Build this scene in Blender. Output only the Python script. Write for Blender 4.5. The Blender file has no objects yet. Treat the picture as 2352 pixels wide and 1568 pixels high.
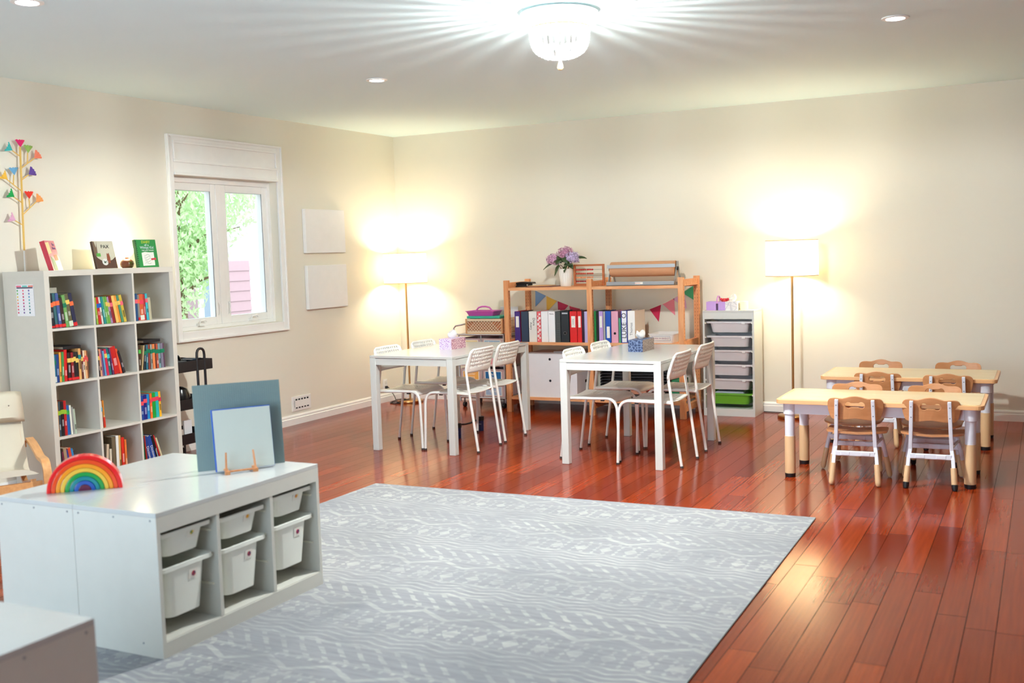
import bpy, bmesh, math, random
from mathutils import Vector, Matrix, Euler
R = math.radians
PI = math.pi
random.seed(7)
sc = bpy.context.scene
C = sc.collection

# ------------------------------------------------------------------ camera
FPX, CX, CY, CH = 2433.03, 6.1569, -9.5263, 1.4897
YAW, PIT, ROL = 0.46923, 0.08164, -0.031245
fw = Vector((-math.sin(YAW) * math.cos(PIT), math.cos(YAW) * math.cos(PIT), -math.sin(PIT)))
rt = Vector((math.cos(YAW), math.sin(YAW), 0))
up = rt.cross(fw)
r2 = rt * math.cos(ROL) + up * math.sin(ROL)
u2 = up * math.cos(ROL) - rt * math.sin(ROL)
cam = bpy.data.cameras.new('camera')
cam.sensor_fit = 'HORIZONTAL'
cam.sensor_width = 36.0
cam.lens = FPX / 2352 * 36.0
cam.clip_start = 0.05
cam.dof.use_dof = True
cam.dof.focus_distance = 8.6
cam.dof.aperture_fstop = 2.6
camo = bpy.data.objects.new('camera', cam)
C.objects.link(camo)
camo.matrix_world = Matrix(((r2.x, u2.x, -fw.x, CX), (r2.y, u2.y, -fw.y, CY), (r2.z, u2.z, -fw.z, CH), (0, 0, 0, 1)))
sc.camera = camo

# ------------------------------------------------------------------ sky, sun, daylight, exposure
sc.view_settings.view_transform = 'Standard'
sc.view_settings.look = 'None'
sc.view_settings.exposure = 1.6
sc.view_settings.gamma = 1.0
sc.view_settings.use_curve_mapping = False
sc.cycles.use_denoising = True
sc.cycles.max_bounces = 10
sc.cycles.diffuse_bounces = 6
sc.cycles.sample_clamp_indirect = 6.0
sc.cycles.caustics_reflective = False
sc.cycles.caustics_refractive = False
wd = bpy.data.worlds.new('sky')
sc.world = wd
wd.use_nodes = True
bg = wd.node_tree.nodes['Background']
bg.inputs[0].default_value = (0.80, 0.91, 1.0, 1)
bg.inputs[1].default_value = 1.0


def lamp(name, kind, loc, power, col, **kw):
    l = bpy.data.lights.new(name, kind)
    l.energy = power
    l.color = col
    rot = kw.pop('rot', (0, 0, 0))
    for k, v in kw.items():
        setattr(l, k, v)
    o = bpy.data.objects.new(name, l)
    C.objects.link(o)
    o.location = loc
    o.rotation_euler = rot
    return o


lamp('sun', 'SUN', (3, 0, 8), .5, (1, .96, .88), angle=R(1), rot=(R(18), R(48), 0))
# daylight through the glazed doors in the rear wall
lamp('daylight_rear', 'AREA', (3.0, -10.42, 1.30), 52, (.58, .81, 1.0), shape='RECTANGLE', size=3.3, size_y=2.0, rot=(R(90), 0, 0))
WARM = (1.0, .88, .62)
P_FLOOR, P_TABLE, P_CEIL, P_SPOT = 14, .6, 34, 26

# ------------------------------------------------------------------ materials
def lin(c):
    return tuple((v / 12.92 if v <= .04045 else ((v + .055) / 1.055) ** 2.4) for v in [x / 255 for x in c])


_mc = {}


def M(c, rough=.5, metal=0, spec=.5, grain=.03, coat=0, name=None):
    """painted / moulded surface: a faint procedural mottling over one colour"""
    key = (tuple(c), rough, metal, spec, grain, coat)
    if key in _mc:
        return _mc[key]
    m = bpy.data.materials.new(name or 'paint')
    m.use_nodes = True
    nt = m.node_tree
    b = nt.nodes['Principled BSDF']
    l = lin(c)
    b.inputs['Roughness'].default_value = rough
    b.inputs['Metallic'].default_value = metal
    b.inputs['Specular IOR Level'].default_value = spec
    b.inputs['Coat Weight'].default_value = coat
    tc = nt.nodes.new('ShaderNodeTexCoord')
    nz = nt.nodes.new('ShaderNodeTexNoise')
    nz.inputs['Scale'].default_value = 14
    nz.inputs['Detail'].default_value = 3
    mx = nt.nodes.new('ShaderNodeMix')
    mx.data_type = 'RGBA'
    mx.inputs[6].default_value = (*[v * (1 - grain) for v in l], 1)
    mx.inputs[7].default_value = (*[min(1, v * (1 + grain)) for v in l], 1)
    nt.links.new(tc.outputs['Object'], nz.inputs['Vector'])
    nt.links.new(nz.outputs['Fac'], mx.inputs[0])
    nt.links.new(mx.outputs[2], b.inputs['Base Color'])
    _mc[key] = m
    return m


def node_mat(name):
    m = bpy.data.materials.new(name)
    m.use_nodes = True
    nt = m.node_tree
    return m, nt, nt.nodes['Principled BSDF']


def wood(name, c1, c2, axis='X', scale=6, stretch=14, rough=.45):
    m, nt, b = node_mat(name)
    tc = nt.nodes.new('ShaderNodeTexCoord')
    mp = nt.nodes.new('ShaderNodeMapping')
    s = [scale * stretch] * 3
    s['XYZ'.index(axis)] = scale
    mp.inputs['Scale'].default_value = s
    nz = nt.nodes.new('ShaderNodeTexNoise')
    nz.inputs['Scale'].default_value = 1
    nz.inputs['Detail'].default_value = 4
    rp = nt.nodes.new('ShaderNodeValToRGB')
    rp.color_ramp.elements[0].position = .32
    rp.color_ramp.elements[1].position = .7
    rp.color_ramp.elements[0].color = (*lin(c1), 1)
    rp.color_ramp.elements[1].color = (*lin(c2), 1)
    nt.links.new(tc.outputs['Object'], mp.inputs['Vector'])
    nt.links.new(mp.outputs['Vector'], nz.inputs['Vector'])
    nt.links.new(nz.outputs['Fac'], rp.inputs['Fac'])
    nt.links.new(rp.outputs['Color'], b.inputs['Base Color'])
    b.inputs['Roughness'].default_value = rough
    return m


def glow(name, c, strength):
    m, nt, b = node_mat(name)
    b.inputs['Base Color'].default_value = (*lin(c), 1)
    b.inputs['Emission Color'].default_value = (*lin(c), 1)
    b.inputs['Emission Strength'].default_value = strength
    return m


def translucent(name, c, f=.5, rough=.6):
    m = bpy.data.materials.new(name)
    m.use_nodes = True
    nt = m.node_tree
    nt.nodes.remove(nt.nodes['Principled BSDF'])
    out = nt.nodes['Material Output']
    d = nt.nodes.new('ShaderNodeBsdfDiffuse')
    t = nt.nodes.new('ShaderNodeBsdfTranslucent')
    d.inputs[0].default_value = (*lin(c), 1)
    t.inputs[0].default_value = (*lin(c), 1)
    mx = nt.nodes.new('ShaderNodeMixShader')
    mx.inputs[0].default_value = f
    nt.links.new(d.outputs[0], mx.inputs[1])
    nt.links.new(t.outputs[0], mx.inputs[2])
    nt.links.new(mx.outputs[0], out.inputs[0])
    return m


WHITE = M((212, 214, 210), .38)
CABW = M((206, 204, 196), .38)
SHELFW = M((212, 208, 198), .4)
WHITE_TOP = M((204, 204, 200), .16)
CABTOP = M((192, 193, 191), .14)
WTRIM = M((240, 239, 236), .35)
BLACK = M((24, 24, 27), .45)
CHROME = M((205, 205, 210), .2, 1.0)
BRASS = M((196, 150, 96), .28, 1.0)
GREYMETAL = M((156, 160, 164), .45, .4)
PINE = wood('pine', (220, 146, 94), (236, 178, 128), 'X', 5, 10, .5)
PINEV = wood('pine_upright', (214, 138, 86), (232, 170, 118), 'Z', 5, 10, .5)
BIRCH = wood('bent_birch', (206, 146, 92), (222, 166, 110), 'X', 5, 8, .35)
KIDWOOD = wood('chair_laminate', (190, 130, 84), (203, 143, 96), 'Y', 5, 10, .4)
PAPERW = M((238, 236, 228), .8)

# ------------------------------------------------------------------ mesh helpers
def box(bm, x0, x1, y0, y1, z0, z1, mtx=None):
    v = [bm.verts.new(p) for p in ((x0, y0, z0), (x1, y0, z0), (x1, y1, z0), (x0, y1, z0), (x0, y0, z1), (x1, y0, z1), (x1, y1, z1), (x0, y1, z1))]
    for f in ((3, 2, 1, 0), (4, 5, 6, 7), (0, 1, 5, 4), (1, 2, 6, 5), (2, 3, 7, 6), (3, 0, 4, 7)):
        bm.faces.new([v[i] for i in f])
    if mtx:
        for q in v:
            q.co = mtx @ q.co
    return v


def tube(bm, pts, r, n=10, caps=True, closed=False):
    pts = [Vector(p) for p in pts]
    k = len(pts)
    rr = r if isinstance(r, (list, tuple)) else [r] * k
    tang = []
    for i in range(k):
        a = pts[(i - 1) % k] if (closed or i > 0) else pts[i]
        b = pts[(i + 1) % k] if (closed or i < k - 1) else pts[i]
        tang.append((b - a).normalized())
    ref = Vector((0, 0, 1)) if abs(tang[0].z) < .9 else Vector((1, 0, 0))
    nrm = (ref - tang[0] * ref.dot(tang[0])).normalized()
    rings = []
    for i in range(k):
        nrm = (nrm - tang[i] * nrm.dot(tang[i]))
        nrm.normalize()
        bi = tang[i].cross(nrm)
        rings.append([bm.verts.new(pts[i] + (nrm * math.cos(2 * PI * j / n) + bi * math.sin(2 * PI * j / n)) * rr[i]) for j in range(n)])
    for i in range(k if closed else k - 1):
        a, b = rings[i], rings[(i + 1) % k]
        for j in range(n):
            bm.faces.new((a[j], a[(j + 1) % n], b[(j + 1) % n], b[j]))
    if caps and not closed:
        bm.faces.new(rings[0][::-1])
        bm.faces.new(rings[-1])


def rod(bm, a, b, r, n=12):
    tube(bm, [a, b], r, n)


def lathe(bm, prof, n=32, cx=0, cy=0, closed=False):
    rings = []
    for r, z in prof:
        if r < 1e-6:
            rings.append([bm.verts.new((cx, cy, z))])
        else:
            rings.append([bm.verts.new((cx + r * math.cos(2 * PI * j / n), cy + r * math.sin(2 * PI * j / n), z)) for j in range(n)])
    for a, b in zip(rings, rings[1:]):
        for j in range(n):
            if len(a) == 1 and len(b) == 1:
                continue
            if len(a) == 1:
                bm.faces.new((a[0], b[(j + 1) % n], b[j]))
            elif len(b) == 1:
                bm.faces.new((a[j], a[(j + 1) % n], b[0]))
            else:
                bm.faces.new((a[j], a[(j + 1) % n], b[(j + 1) % n], b[j]))


def prism(bm, outer, ext, frame, holes=()):
    """closed 2-D outline (with holes) given thickness; frame = (origin, u, v, w)"""
    o, u, v, w = [Vector(q) for q in frame]
    edges = []
    for poly in [outer] + list(holes):
        vs = [bm.verts.new(o + u * a + v * b) for a, b in poly]
        edges += [bm.edges.new((vs[i], vs[(i + 1) % len(vs)])) for i in range(len(vs))]
    res = bmesh.ops.triangle_fill(bm, edges=edges, use_beauty=True, use_dissolve=False)
    fs = [g for g in res['geom'] if isinstance(g, bmesh.types.BMFace)]
    ex = bmesh.ops.extrude_face_region(bm, geom=fs)
    nv = [g for g in ex['geom'] if isinstance(g, bmesh.types.BMVert)]
    bmesh.ops.translate(bm, verts=nv, vec=w * ext)
    bmesh.ops.recalc_face_normals(bm, faces=bm.faces[:])


def rrect(w, h, r, n=5, cx=0, cy=0):
    p = []
    for sx, sy, a0 in ((1, 1, 0), (-1, 1, 90), (-1, -1, 180), (1, -1, 270)):
        for i in range(n + 1):
            a = R(a0 + 90 * i / n)
            p.append((cx + sx * (w / 2 - r) + r * math.cos(a), cy + sy * (h / 2 - r) + r * math.sin(a)))
    return p


def finish(o, bm, mat, smooth, bevel):
    me = bpy.data.meshes.new(o if isinstance(o, str) else o.name)
    bm.to_mesh(me)
    bm.free()
    for mm in (mat if isinstance(mat, (list, tuple)) else [mat]):
        me.materials.append(mm)
    if smooth:
        me.polygons.foreach_set('use_smooth', [True] * len(me.polygons))
        me.set_sharp_from_angle(angle=R(40))
    return me


def obj(name, bm, mat, parent=None, smooth=False, bevel=0, solid=0):
    me = finish(name, bm, mat, smooth, bevel)
    o = bpy.data.objects.new(name, me)
    C.objects.link(o)
    if parent:
        o.parent = parent
    if solid:
        md = o.modifiers.new('solid', 'SOLIDIFY')
        md.thickness = solid
        md.offset = 0
    if bevel:
        md = o.modifiers.new('bevel', 'BEVEL')
        md.width = bevel
        md.segments = 2
        md.limit_method = 'ANGLE'
    return o


def BM():
    return bmesh.new()


def bx(name, dims, mat, parent=None, bevel=0):
    bm = BM()
    box(bm, *dims)
    return obj(name, bm, mat, parent, bevel=bevel)


def thing(name, label, cat, loc=(0, 0, 0), rz=0, group=None):
    o = bpy.data.objects.new(name, None)
    o.empty_display_size = .1
    C.objects.link(o)
    o.location = loc
    o.rotation_euler = (0, 0, rz)
    o['label'] = label
    o['category'] = cat
    if group:
        o['group'] = group
    return o


def tag(o, label, cat, group=None):
    o['label'] = label
    o['category'] = cat
    if group:
        o['group'] = group
    return o


def struct(o):
    o['kind'] = 'structure'
    return o


def dup(root, loc, rz, label, group=None):
    r = root.copy()
    C.objects.link(r)
    r.location = loc
    r.rotation_euler = (0, 0, rz)
    r['label'] = label
    if group:
        r['group'] = group
    for ch in list(root.children):
        c = ch.copy()
        C.objects.link(c)
        c.parent = r
        for g in list(ch.children):
            d = g.copy()
            C.objects.link(d)
            d.parent = c
    return r


def text(body, size, loc, rot, mat, parent, name='lettering', align='CENTER', depth=.0004, lines=1):
    cu = bpy.data.curves.new(name, 'FONT')
    cu.body = body
    cu.size = size
    cu.align_x = align
    cu.align_y = 'CENTER'
    cu.extrude = depth
    cu.materials.append(mat)
    tmp = bpy.data.objects.new(name, cu)
    C.objects.link(tmp)
    if lines != 1:
        cu.space_line = lines
    me = bpy.data.meshes.new_from_object(tmp.evaluated_get(bpy.context.evaluated_depsgraph_get()))
    bpy.data.objects.remove(tmp)
    bpy.data.curves.remove(cu)
    o = bpy.data.objects.new(name, me)
    C.objects.link(o)
    o.location = loc
    o.rotation_euler = rot
    if parent:
        o.parent = parent
    return o


FACE_Y = (R(90), 0, 0)        # lettering read from the -y side
FACE_X = (R(90), 0, R(90))    # lettering read from the +x side
SPINE_Y = (R(90), R(90), 0)   # running down a spine seen from -y

# ------------------------------------------------------------------ room shell
H = 2.759
XR, YR = 8.6, -10.3


def wall_material(name, c):
    m, nt, b = node_mat(name)
    tc = nt.nodes.new('ShaderNodeTexCoord')
    nz = nt.nodes.new('ShaderNodeTexNoise')
    nz.inputs['Scale'].default_value = 260
    bp = nt.nodes.new('ShaderNodeBump')
    bp.inputs['Strength'].default_value = .04
    bp.inputs['Distance'].default_value = .002
    nt.links.new(tc.outputs['Object'], nz.inputs['Vector'])
    nt.links.new(nz.outputs['Fac'], bp.inputs['Height'])
    nt.links.new(bp.outputs['Normal'], b.inputs['Normal'])
    b.inputs['Base Color'].default_value = (*lin(c), 1)
    b.inputs['Roughness'].default_value = .75
    b.inputs['Specular IOR Level'].default_value = .25
    return m


WALLM = wall_material('cream_wall_paint', (230, 225, 211))
CEILM = wall_material('ceiling_paint', (226, 245, 248))


def floor_material():
    m, nt, b = node_mat('cherry_plank_floor')
    N = nt.nodes.new
    L = nt.links.new
    tc = N('ShaderNodeTexCoord')
    sp = N('ShaderNodeSeparateXYZ')
    cb = N('ShaderNodeCombineXYZ')
    L(tc.outputs['Object'], sp.inputs[0])
    # every run of planks starts at its own random place, so the butt joints stagger
    dv = N('ShaderNodeMath')
    dv.operation = 'DIVIDE'
    dv.inputs[1].default_value = .111
    fl_ = N('ShaderNodeMath')
    fl_.operation = 'FLOOR'
    wn = N('ShaderNodeTexWhiteNoise')
    wn.noise_dimensions = '1D'
    ma = N('ShaderNodeMath')
    ma.operation = 'MULTIPLY_ADD'
    ma.inputs[1].default_value = 7.0
    L(sp.outputs['X'], dv.inputs[0])
    L(dv.outputs[0], fl_.inputs[0])
    L(fl_.outputs[0], wn.inputs['W'])
    L(wn.outputs['Value'], ma.inputs[0])
    L(sp.outputs['Y'], ma.inputs[2])
    L(ma.outputs[0], cb.inputs['X'])
    L(sp.outputs['X'], cb.inputs['Y'])
    br = N('ShaderNodeTexBrick')
    br.offset = 0
    br.offset_frequency = 2
    br.inputs['Scale'].default_value = 1
    br.inputs['Brick Width'].default_value = 1.15
    br.inputs['Row Height'].default_value = .111
    br.inputs['Mortar Size'].default_value = .0018
    br.inputs['Mortar Smooth'].default_value = .2
    br.inputs['Bias'].default_value = 0
    br.inputs['Color1'].default_value = (*lin((112, 33, 9)), 1)
    br.inputs['Color2'].default_value = (*lin((150, 54, 16)), 1)
    br.inputs['Mortar'].default_value = (*lin((46, 18, 10)), 1)
    L(cb.outputs[0], br.inputs['Vector'])
    mp = N('ShaderNodeMapping')
    mp.inputs['Scale'].default_value = (70, 2.5, 1)
    nz = N('ShaderNodeTexNoise')
    nz.inputs['Detail'].default_value = 4
    nz.inputs['Scale'].default_value = 1
    L(tc.outputs['Object'], mp.inputs['Vector'])
    L(mp.outputs['Vector'], nz.inputs['Vector'])
    rp = N('ShaderNodeMapRange')
    rp.inputs['To Min'].default_value = .66
    rp.inputs['To Max'].default_value = 1.34
    L(nz.outputs['Fac'], rp.inputs['Value'])
    mx = N('ShaderNodeMix')
    mx.data_type = 'RGBA'
    mx.blend_type = 'MULTIPLY'
    mx.inputs[0].default_value = 1
    L(br.outputs['Color'], mx.inputs[6])
    L(rp.outputs[0], mx.inputs[7])
    L(mx.outputs[2], b.inputs['Base Color'])
    b.inputs['Roughness'].default_value = .14
    sm = N('ShaderNodeMapRange')
    sm.inputs['To Min'].default_value = .2
    sm.inputs['To Max'].default_value = .02
    L(br.outputs['Fac'], sm.inputs['Value'])
    L(sm.outputs[0], b.inputs['Specular IOR Level'])
    rm = N('ShaderNodeMapRange')
    rm.inputs['To Min'].default_value = .11
    rm.inputs['To Max'].default_value = .22
    L(nz.outputs['Fac'], rm.inputs['Value'])
    L(rm.outputs[0], b.inputs['Roughness'])
    b.inputs['Specular Tint'].default_value = (1, .70, .52, 1)
    return m


FLOORM = floor_material()
struct(bx('floor', (-.15, XR + .15, YR - .15, .15, -.12, 0), FLOORM))
struct(bx('ceiling', (-.15, XR + .15, YR - .15, .15, H, H + .2), CEILM))
struct(bx('wall_back', (-.15, XR + .15, 0, .15, 0, H), WALLM))
WY0, WY1, WZ0, WZ1 = -3.205, -1.945, .955, 2.20
bm = BM()
box(bm, -.15, 0, YR, WY0, 0, H)
box(bm, -.15, 0, WY1, 0, 0, H)
box(bm, -.15, 0, WY0, WY1, 0, WZ0)
box(bm, -.15, 0, WY0, WY1, WZ1, H)
struct(obj('wall_left', bm, WALLM))
struct(bx('wall_right', (XR, XR + .15, YR, 0, 0, H), wall_material('bounce_cut_taupe', (168, 155, 140))))  # unseen wall, its colour darkened to cut light bounced into the room
bm = BM()
box(bm, -.15, 1.35, YR - .15, YR, 0, H)
box(bm, 4.65, XR + .15, YR - .15, YR, 0, H)
box(bm, 1.35, 4.65, YR - .15, YR, 0, .15)
box(bm, 1.35, 4.65, YR - .15, YR, 2.3, H)
struct(obj('wall_rear', bm, WALLM))


def baseboard(name, run, axis):
    # two-step moulded skirting
    prof = [(0, 0), (.017, 0), (.017, .058), (.013, .062), (.013, .078), (.006, .092), (0, .092)]
    bm = BM()
    for a, b in run:
        if axis == 'y':
            prism(bm, prof, b - a, ((0, a, 0), (1, 0, 0), (0, 0, 1), (0, 1, 0)))
        else:
            prism(bm, prof, b - a, ((a, 0, 0), (0, -1, 0), (0, 0, 1), (1, 0, 0)))
    return struct(obj(name, bm, WTRIM))


baseboard('baseboard_left', [(YR, -.0)], 'y')
baseboard('baseboard_back', [(.0175, XR)], 'x')

# ------------------------------------------------------------------ the window in the left wall
win = struct(bpy.data.objects.new('window_1', None))
C.objects.link(win)
bm = BM()
# casing frame round opening and blind panel above it
CW = .062
box(bm, 0, .022, WY0 - CW, WY0, .875, 2.515)
box(bm, 0, .022, WY1, WY1 + CW, .875, 2.515)
box(bm, 0, .022, WY0, WY1, .875, WZ0)
box(bm, 0, .022, WY0, WY1, 2.47, 2.515)
box(bm, 0, .016, WY0, WY1, WZ1, 2.47)
box(bm, .016, .030, WY0 + .0, WY1, 2.30, 2.322)
box(bm, .016, .030, WY0 + .0, WY1, 2.448, 2.47)
box(bm, .016, .030, WY0, WY0 + .022, 2.322, 2.448)
box(bm, .016, .030, WY1 - .022, WY1, 2.322, 2.448)
box(bm, .016, .034, WY0, WY1, WZ1, WZ1 + .022)
box(bm, .022, .034, WY0 - CW, WY0 - CW + .018, .875, 2.515)
box(bm, .022, .034, WY1 + CW - .018, WY1 + CW, .875, 2.515)
box(bm, .022, .034, WY0 - CW + .018, WY1 + CW - .018, 2.497, 2.515)
box(bm, .022, .034, WY0 - CW + .018, WY1 + CW - .018, .875, .895)
obj('casing', bm, WTRIM, win, bevel=.004)
bm = BM()
# outer frame with the centre mullion
box(bm, -.17, -.075, WY0, WY0 + .035, WZ0, WZ1)
box(bm, -.17, -.075, WY1 - .035, WY1, WZ0, WZ1)
box(bm, -.17, -.075, WY0 + .035, WY1 - .035, WZ0, WZ0 + .03)
box(bm, -.17, -.075, WY0 + .035, WY1 - .035, WZ1 - .045, WZ1)
box(bm, -.17, -.085, -2.63, -2.565, WZ0 + .03, WZ1 - .045)
obj('window_frame', bm, WTRIM, win, bevel=.003)
glassm, nt, b = node_mat('window_glass')
b.inputs['Base Color'].default_value = (1, 1, 1, 1)
b.inputs['Roughness'].default_value = 0
b.inputs['IOR'].default_value = 1.02
b.inputs['Transmission Weight'].default_value = 1
for a, e, ch in ((WY0 + .035, -2.63, -2.90), (-2.565, WY1 - .035, -2.26)):
    bm = BM()
    s = .058
    z0, z1 = WZ0 + .03, WZ1 - .045
    box(bm, -.16, -.092, a, a + s, z0, z1)
    box(bm, -.16, -.092, e - s, e, z0, z1)
    box(bm, -.16, -.092, a + s, e - s, z0, z0 + .062)
    box(bm, -.16, -.092, a + s, e - s, z1 - .062, z1)
    sash = obj('sash', bm, WTRIM, win, bevel=.003)
    bx('glass_pane', (-.104, -.100, a + s, e - s, z0 + .062, z1 - .062), glassm, sash)
    bm = BM()
    box(bm, -.092, -.052, ch - .035, ch + .035, WZ0 + .03, WZ0 + .05)
    tube(bm, [(-.07, ch - .02, WZ0 + .05), (-.06, ch - .015, WZ0 + .072), (-.052, ch + .03, WZ0 + .076), (-.05, ch + .045, WZ0 + .066)], .007, 8)
    obj('crank_handle', bm, WTRIM, win, smooth=True)
    lv = e - .03 if ch < -2.6 else a + .03
    bm = BM()
    tube(bm, [(-.09, lv, 1.06), (-.078, lv, 1.075), (-.078, lv, 1.15), (-.088, lv, 1.165)], .007, 8)
    obj('lock_lever', bm, WTRIM, win, smooth=True)
# glazing behind the camera
w2 = struct(bpy.data.objects.new('window_2', None))
C.objects.link(w2)
bm = BM()
for a in (1.35, 2.43, 3.51, 4.59):
    box(bm, a, a + .06, YR - .12, YR - .04, .15, 2.3)
box(bm, 1.41, 4.59, YR - .12, YR - .04, .15, .25)
box(bm, 1.41, 4.59, YR - .12, YR - .04, 2.22, 2.3)
obj('window_frame', bm, WTRIM, w2)

# ------------------------------------------------------------------ outside the window
o = bx('ground', (-14, -.3, -6, 12, -.5, -.35), M((150, 158, 128), .9))
struct(o)
sh = thing('shed', 'pink clapboard shed wall with white corner board beyond the window glass', 'shed', (-5, 2.48, -.35))
bm = BM()
for i in range(12):
    z = .02 + i * .155
    prism(bm, [(0, z), (.022, z), (.006, z + .155), (0, z + .155)], .98, ((0, 0, 0), (1, 0, 0), (0, 0, 1), (0, 1, 0)))
box(bm, -1.2, 0, .01, .97, 0, 1.88)
obj('siding', bm, M((178, 148, 156), .6), sh)
bx('corner_board', (-.05, .035, -.12, 0, 0, 1.88), M((244, 244, 246), .5), sh)
ho = thing('house', 'pale house wall with white clapboards beyond the garden', 'house', (-7.2, 0, -.35))
bm = BM()
for i in range(30):
    z = i * .14
    prism(bm, [(0, z), (.02, z), (.005, z + .14), (0, z + .14)], 7.0, ((0, 1.0, 0), (1, 0, 0), (0, 0, 1), (0, 1, 0)))
box(bm, -2, 0, 1.0, 8.0, 0, 4.2)
obj('siding', bm, M((226, 236, 246), .6), ho)
po = tag(bx('fence_post', (-4.75, -4.6, 2.16, 2.28, -.35, 1.5), M((150, 164, 186), .6), None), 'grey blue wooden post beside the pink shed outside', 'post')
tr = thing('tree', 'leafy green tree growing right outside the window', 'tree', (-3.3, .15, -.35))
bm = BM()
tube(bm, [(0, 0, 0), (.03, .02, 1.2), (-.04, .05, 2.1), (.05, .1, 3.2)], [.09, .08, .06, .03], 8)
for a in range(9):
    an = a * 2.4
    zz = 1.4 + a * .18
    tube(bm, [(0, .03, zz), (.35 * math.cos(an), .03 + .35 * math.sin(an), zz + .25), (.8 * math.cos(an), .8 * math.sin(an), zz + .35)], [.03, .018, .006], 6)
obj('trunk', bm, M((120, 96, 78), .9), tr, smooth=True)
bm = BM()
rnd = random.Random(3)
for i in range(13000):
    while True:
        q = Vector((rnd.uniform(-1, 1), rnd.uniform(-1, 1), rnd.uniform(-1, 1)))
        if .15 < q.length < 1:
            break
    cl = rnd.choice(((0, -.35, 1.6, .62), (0, -.1, 2.3, .8), (.1, .45, 2.75, .75), (-.1, .9, 2.9, .6), (-.2, -.5, 2.9, .8), (0, .25, 1.95, .45), (.1, -.6, 1.15, .4)))
    p = Vector(cl[:3]) + q * cl[3]
    s = rnd.uniform(.026, .052)
    e = Euler((rnd.uniform(0, 6), rnd.uniform(0, 6), rnd.uniform(0, 6))).to_matrix()
    vs = [bm.verts.new(p + e @ Vector(c)) for c in ((-s, 0, 0), (0, -s * .45, .004), (s, 0, 0), (0, s * .45, .004))]
    bm.faces.new(vs)
obj('foliage', bm, translucent('tree_leaf', (206, 228, 186), .45), tr)

# ------------------------------------------------------------------ wall fittings
for z, lb in ((1.563, 'upper blank white square canvas panel on the wall beside the window'), (1.04, 'lower blank white square canvas panel on the wall beside the window')):
    o = bx('canvas_panel', (.003, .04, -1.60, -.985, z, z + .408), M((238, 237, 236), .8), None, bevel=.004)
    tag(o, lb, 'canvas', 'square canvas panels')
v = thing('wall_vent', 'white square-slotted air vent low on the left wall above the baseboard', 'vent', (0, -1.735, .12))
bm = BM()
box(bm, 0, .008, -.137, .137, 0, .134)
obj('frame', bm, WTRIM, v, bevel=.002)
bm = BM()
box(bm, .008, .0095, -.108, .108, .024, .112)
obj('backing', bm, BLACK, v)
bm = BM()
box(bm, .0095, .013, -.104, .104, .036, .098)
for i in range(6):
    y = -.108 + i * .0412
    box(bm, .0095, .013, y, y + .011, .022, .036)
    box(bm, .0095, .013, y, y + .011, .098, .114)
obj('louver_panel', bm, WTRIM, v)
ou = thing('wall_outlet', 'white electrical outlet plate near the corner with the lamp plug in it', 'outlet', (0, -.34, .12))
bx('cover_plate', (0, .006, -.036, .036, 0, .118), WTRIM, ou, bevel=.002)
bm = BM()
box(bm, .006, .008, -.016, .016, .07, .1)
box(bm, .006, .008, -.016, .016, .018, .048)
obj('socket', bm, M((225, 222, 214), .4), ou)

# ------------------------------------------------------------------ ceiling lights
ch = thing('ceiling_light', 'beaded crystal flush-mount ceiling light glowing white', 'ceiling light', (3.845, -4.3, H))
bm = BM()
lathe(bm, [(0, -.001), (.19, -.001), (.205, -.012), (.185, -.022), (.10, -.024), (0, -.024)], 48)
obj('canopy', bm, WTRIM, ch, smooth=True)
bm = BM()
pts = [(.158 * math.cos(2 * PI * i / 48), .158 * math.sin(2 * PI * i / 48), -.088) for i in range(48)]
tube(bm, pts, .004, 8, closed=True)
for k in range(4):
    a = k * PI / 2 + .4
    rod(bm, (.158 * math.cos(a), .158 * math.sin(a), -.088), (.15 * math.cos(a), .15 * math.sin(a), -.02), .003, 6)
obj('rim', bm, BRASS, ch, smooth=True)
beadm = translucent('crystal_bead', (250, 250, 250), .55)
bm = BM()
prof = [(.155, -.096), (.155, -.110), (.153, -.124), (.152, -.138), (.150, -.152), (.147, -.166), (.143, -.180), (.136, -.194), (.126, -.207), (.112, -.218), (.097, -.226), (.081, -.232), (.064, -.236), (.046, -.239), (.028, -.241)]
NS = 30
for k in range(NS):
    a = 2 * PI * k / NS
    for i, (r, z) in enumerate(prof):
        if i >= 9 and k % 2:
            continue
        if i >= 12 and k % 3:
            continue
        bmesh.ops.create_icosphere(bm, subdivisions=1, radius=.0086, matrix=Matrix.Translation((r * math.cos(a), r * math.sin(a), z)))
obj('bead_shade', bm, beadm, ch, smooth=True)
bm = BM()
lathe(bm, [(0, -.240), (.006, -.244), (.005, -.256), (.010, -.27), (.016, -.292), (.011, -.303), (0, -.306)], 16)
obj('finial', bm, M((176, 148, 104), .3), ch, smooth=True)
BULBM = glow('bulb_glow', (255, 252, 245), 12)
for k in range(3):
    a = k * 2.1
    bm = BM()
    bmesh.ops.create_uvsphere(bm, u_segments=12, v_segments=8, radius=.018, matrix=Matrix.Translation((.05 * math.cos(a), .05 * math.sin(a), -.185)))
    obj('bulb', bm, BULBM, ch, smooth=True)
lamp('ceiling_bulb', 'POINT', (3.845, -4.3, H - .145), P_CEIL, (.96, 1.0, .97), shadow_soft_size=.014)
lamp('ceiling_bulb_down', 'SPOT', (3.845, -4.3, H - .19), 165, (.96, 1.0, .97), spot_size=R(180), spot_blend=.12, shadow_soft_size=.07)
dl = None
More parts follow.
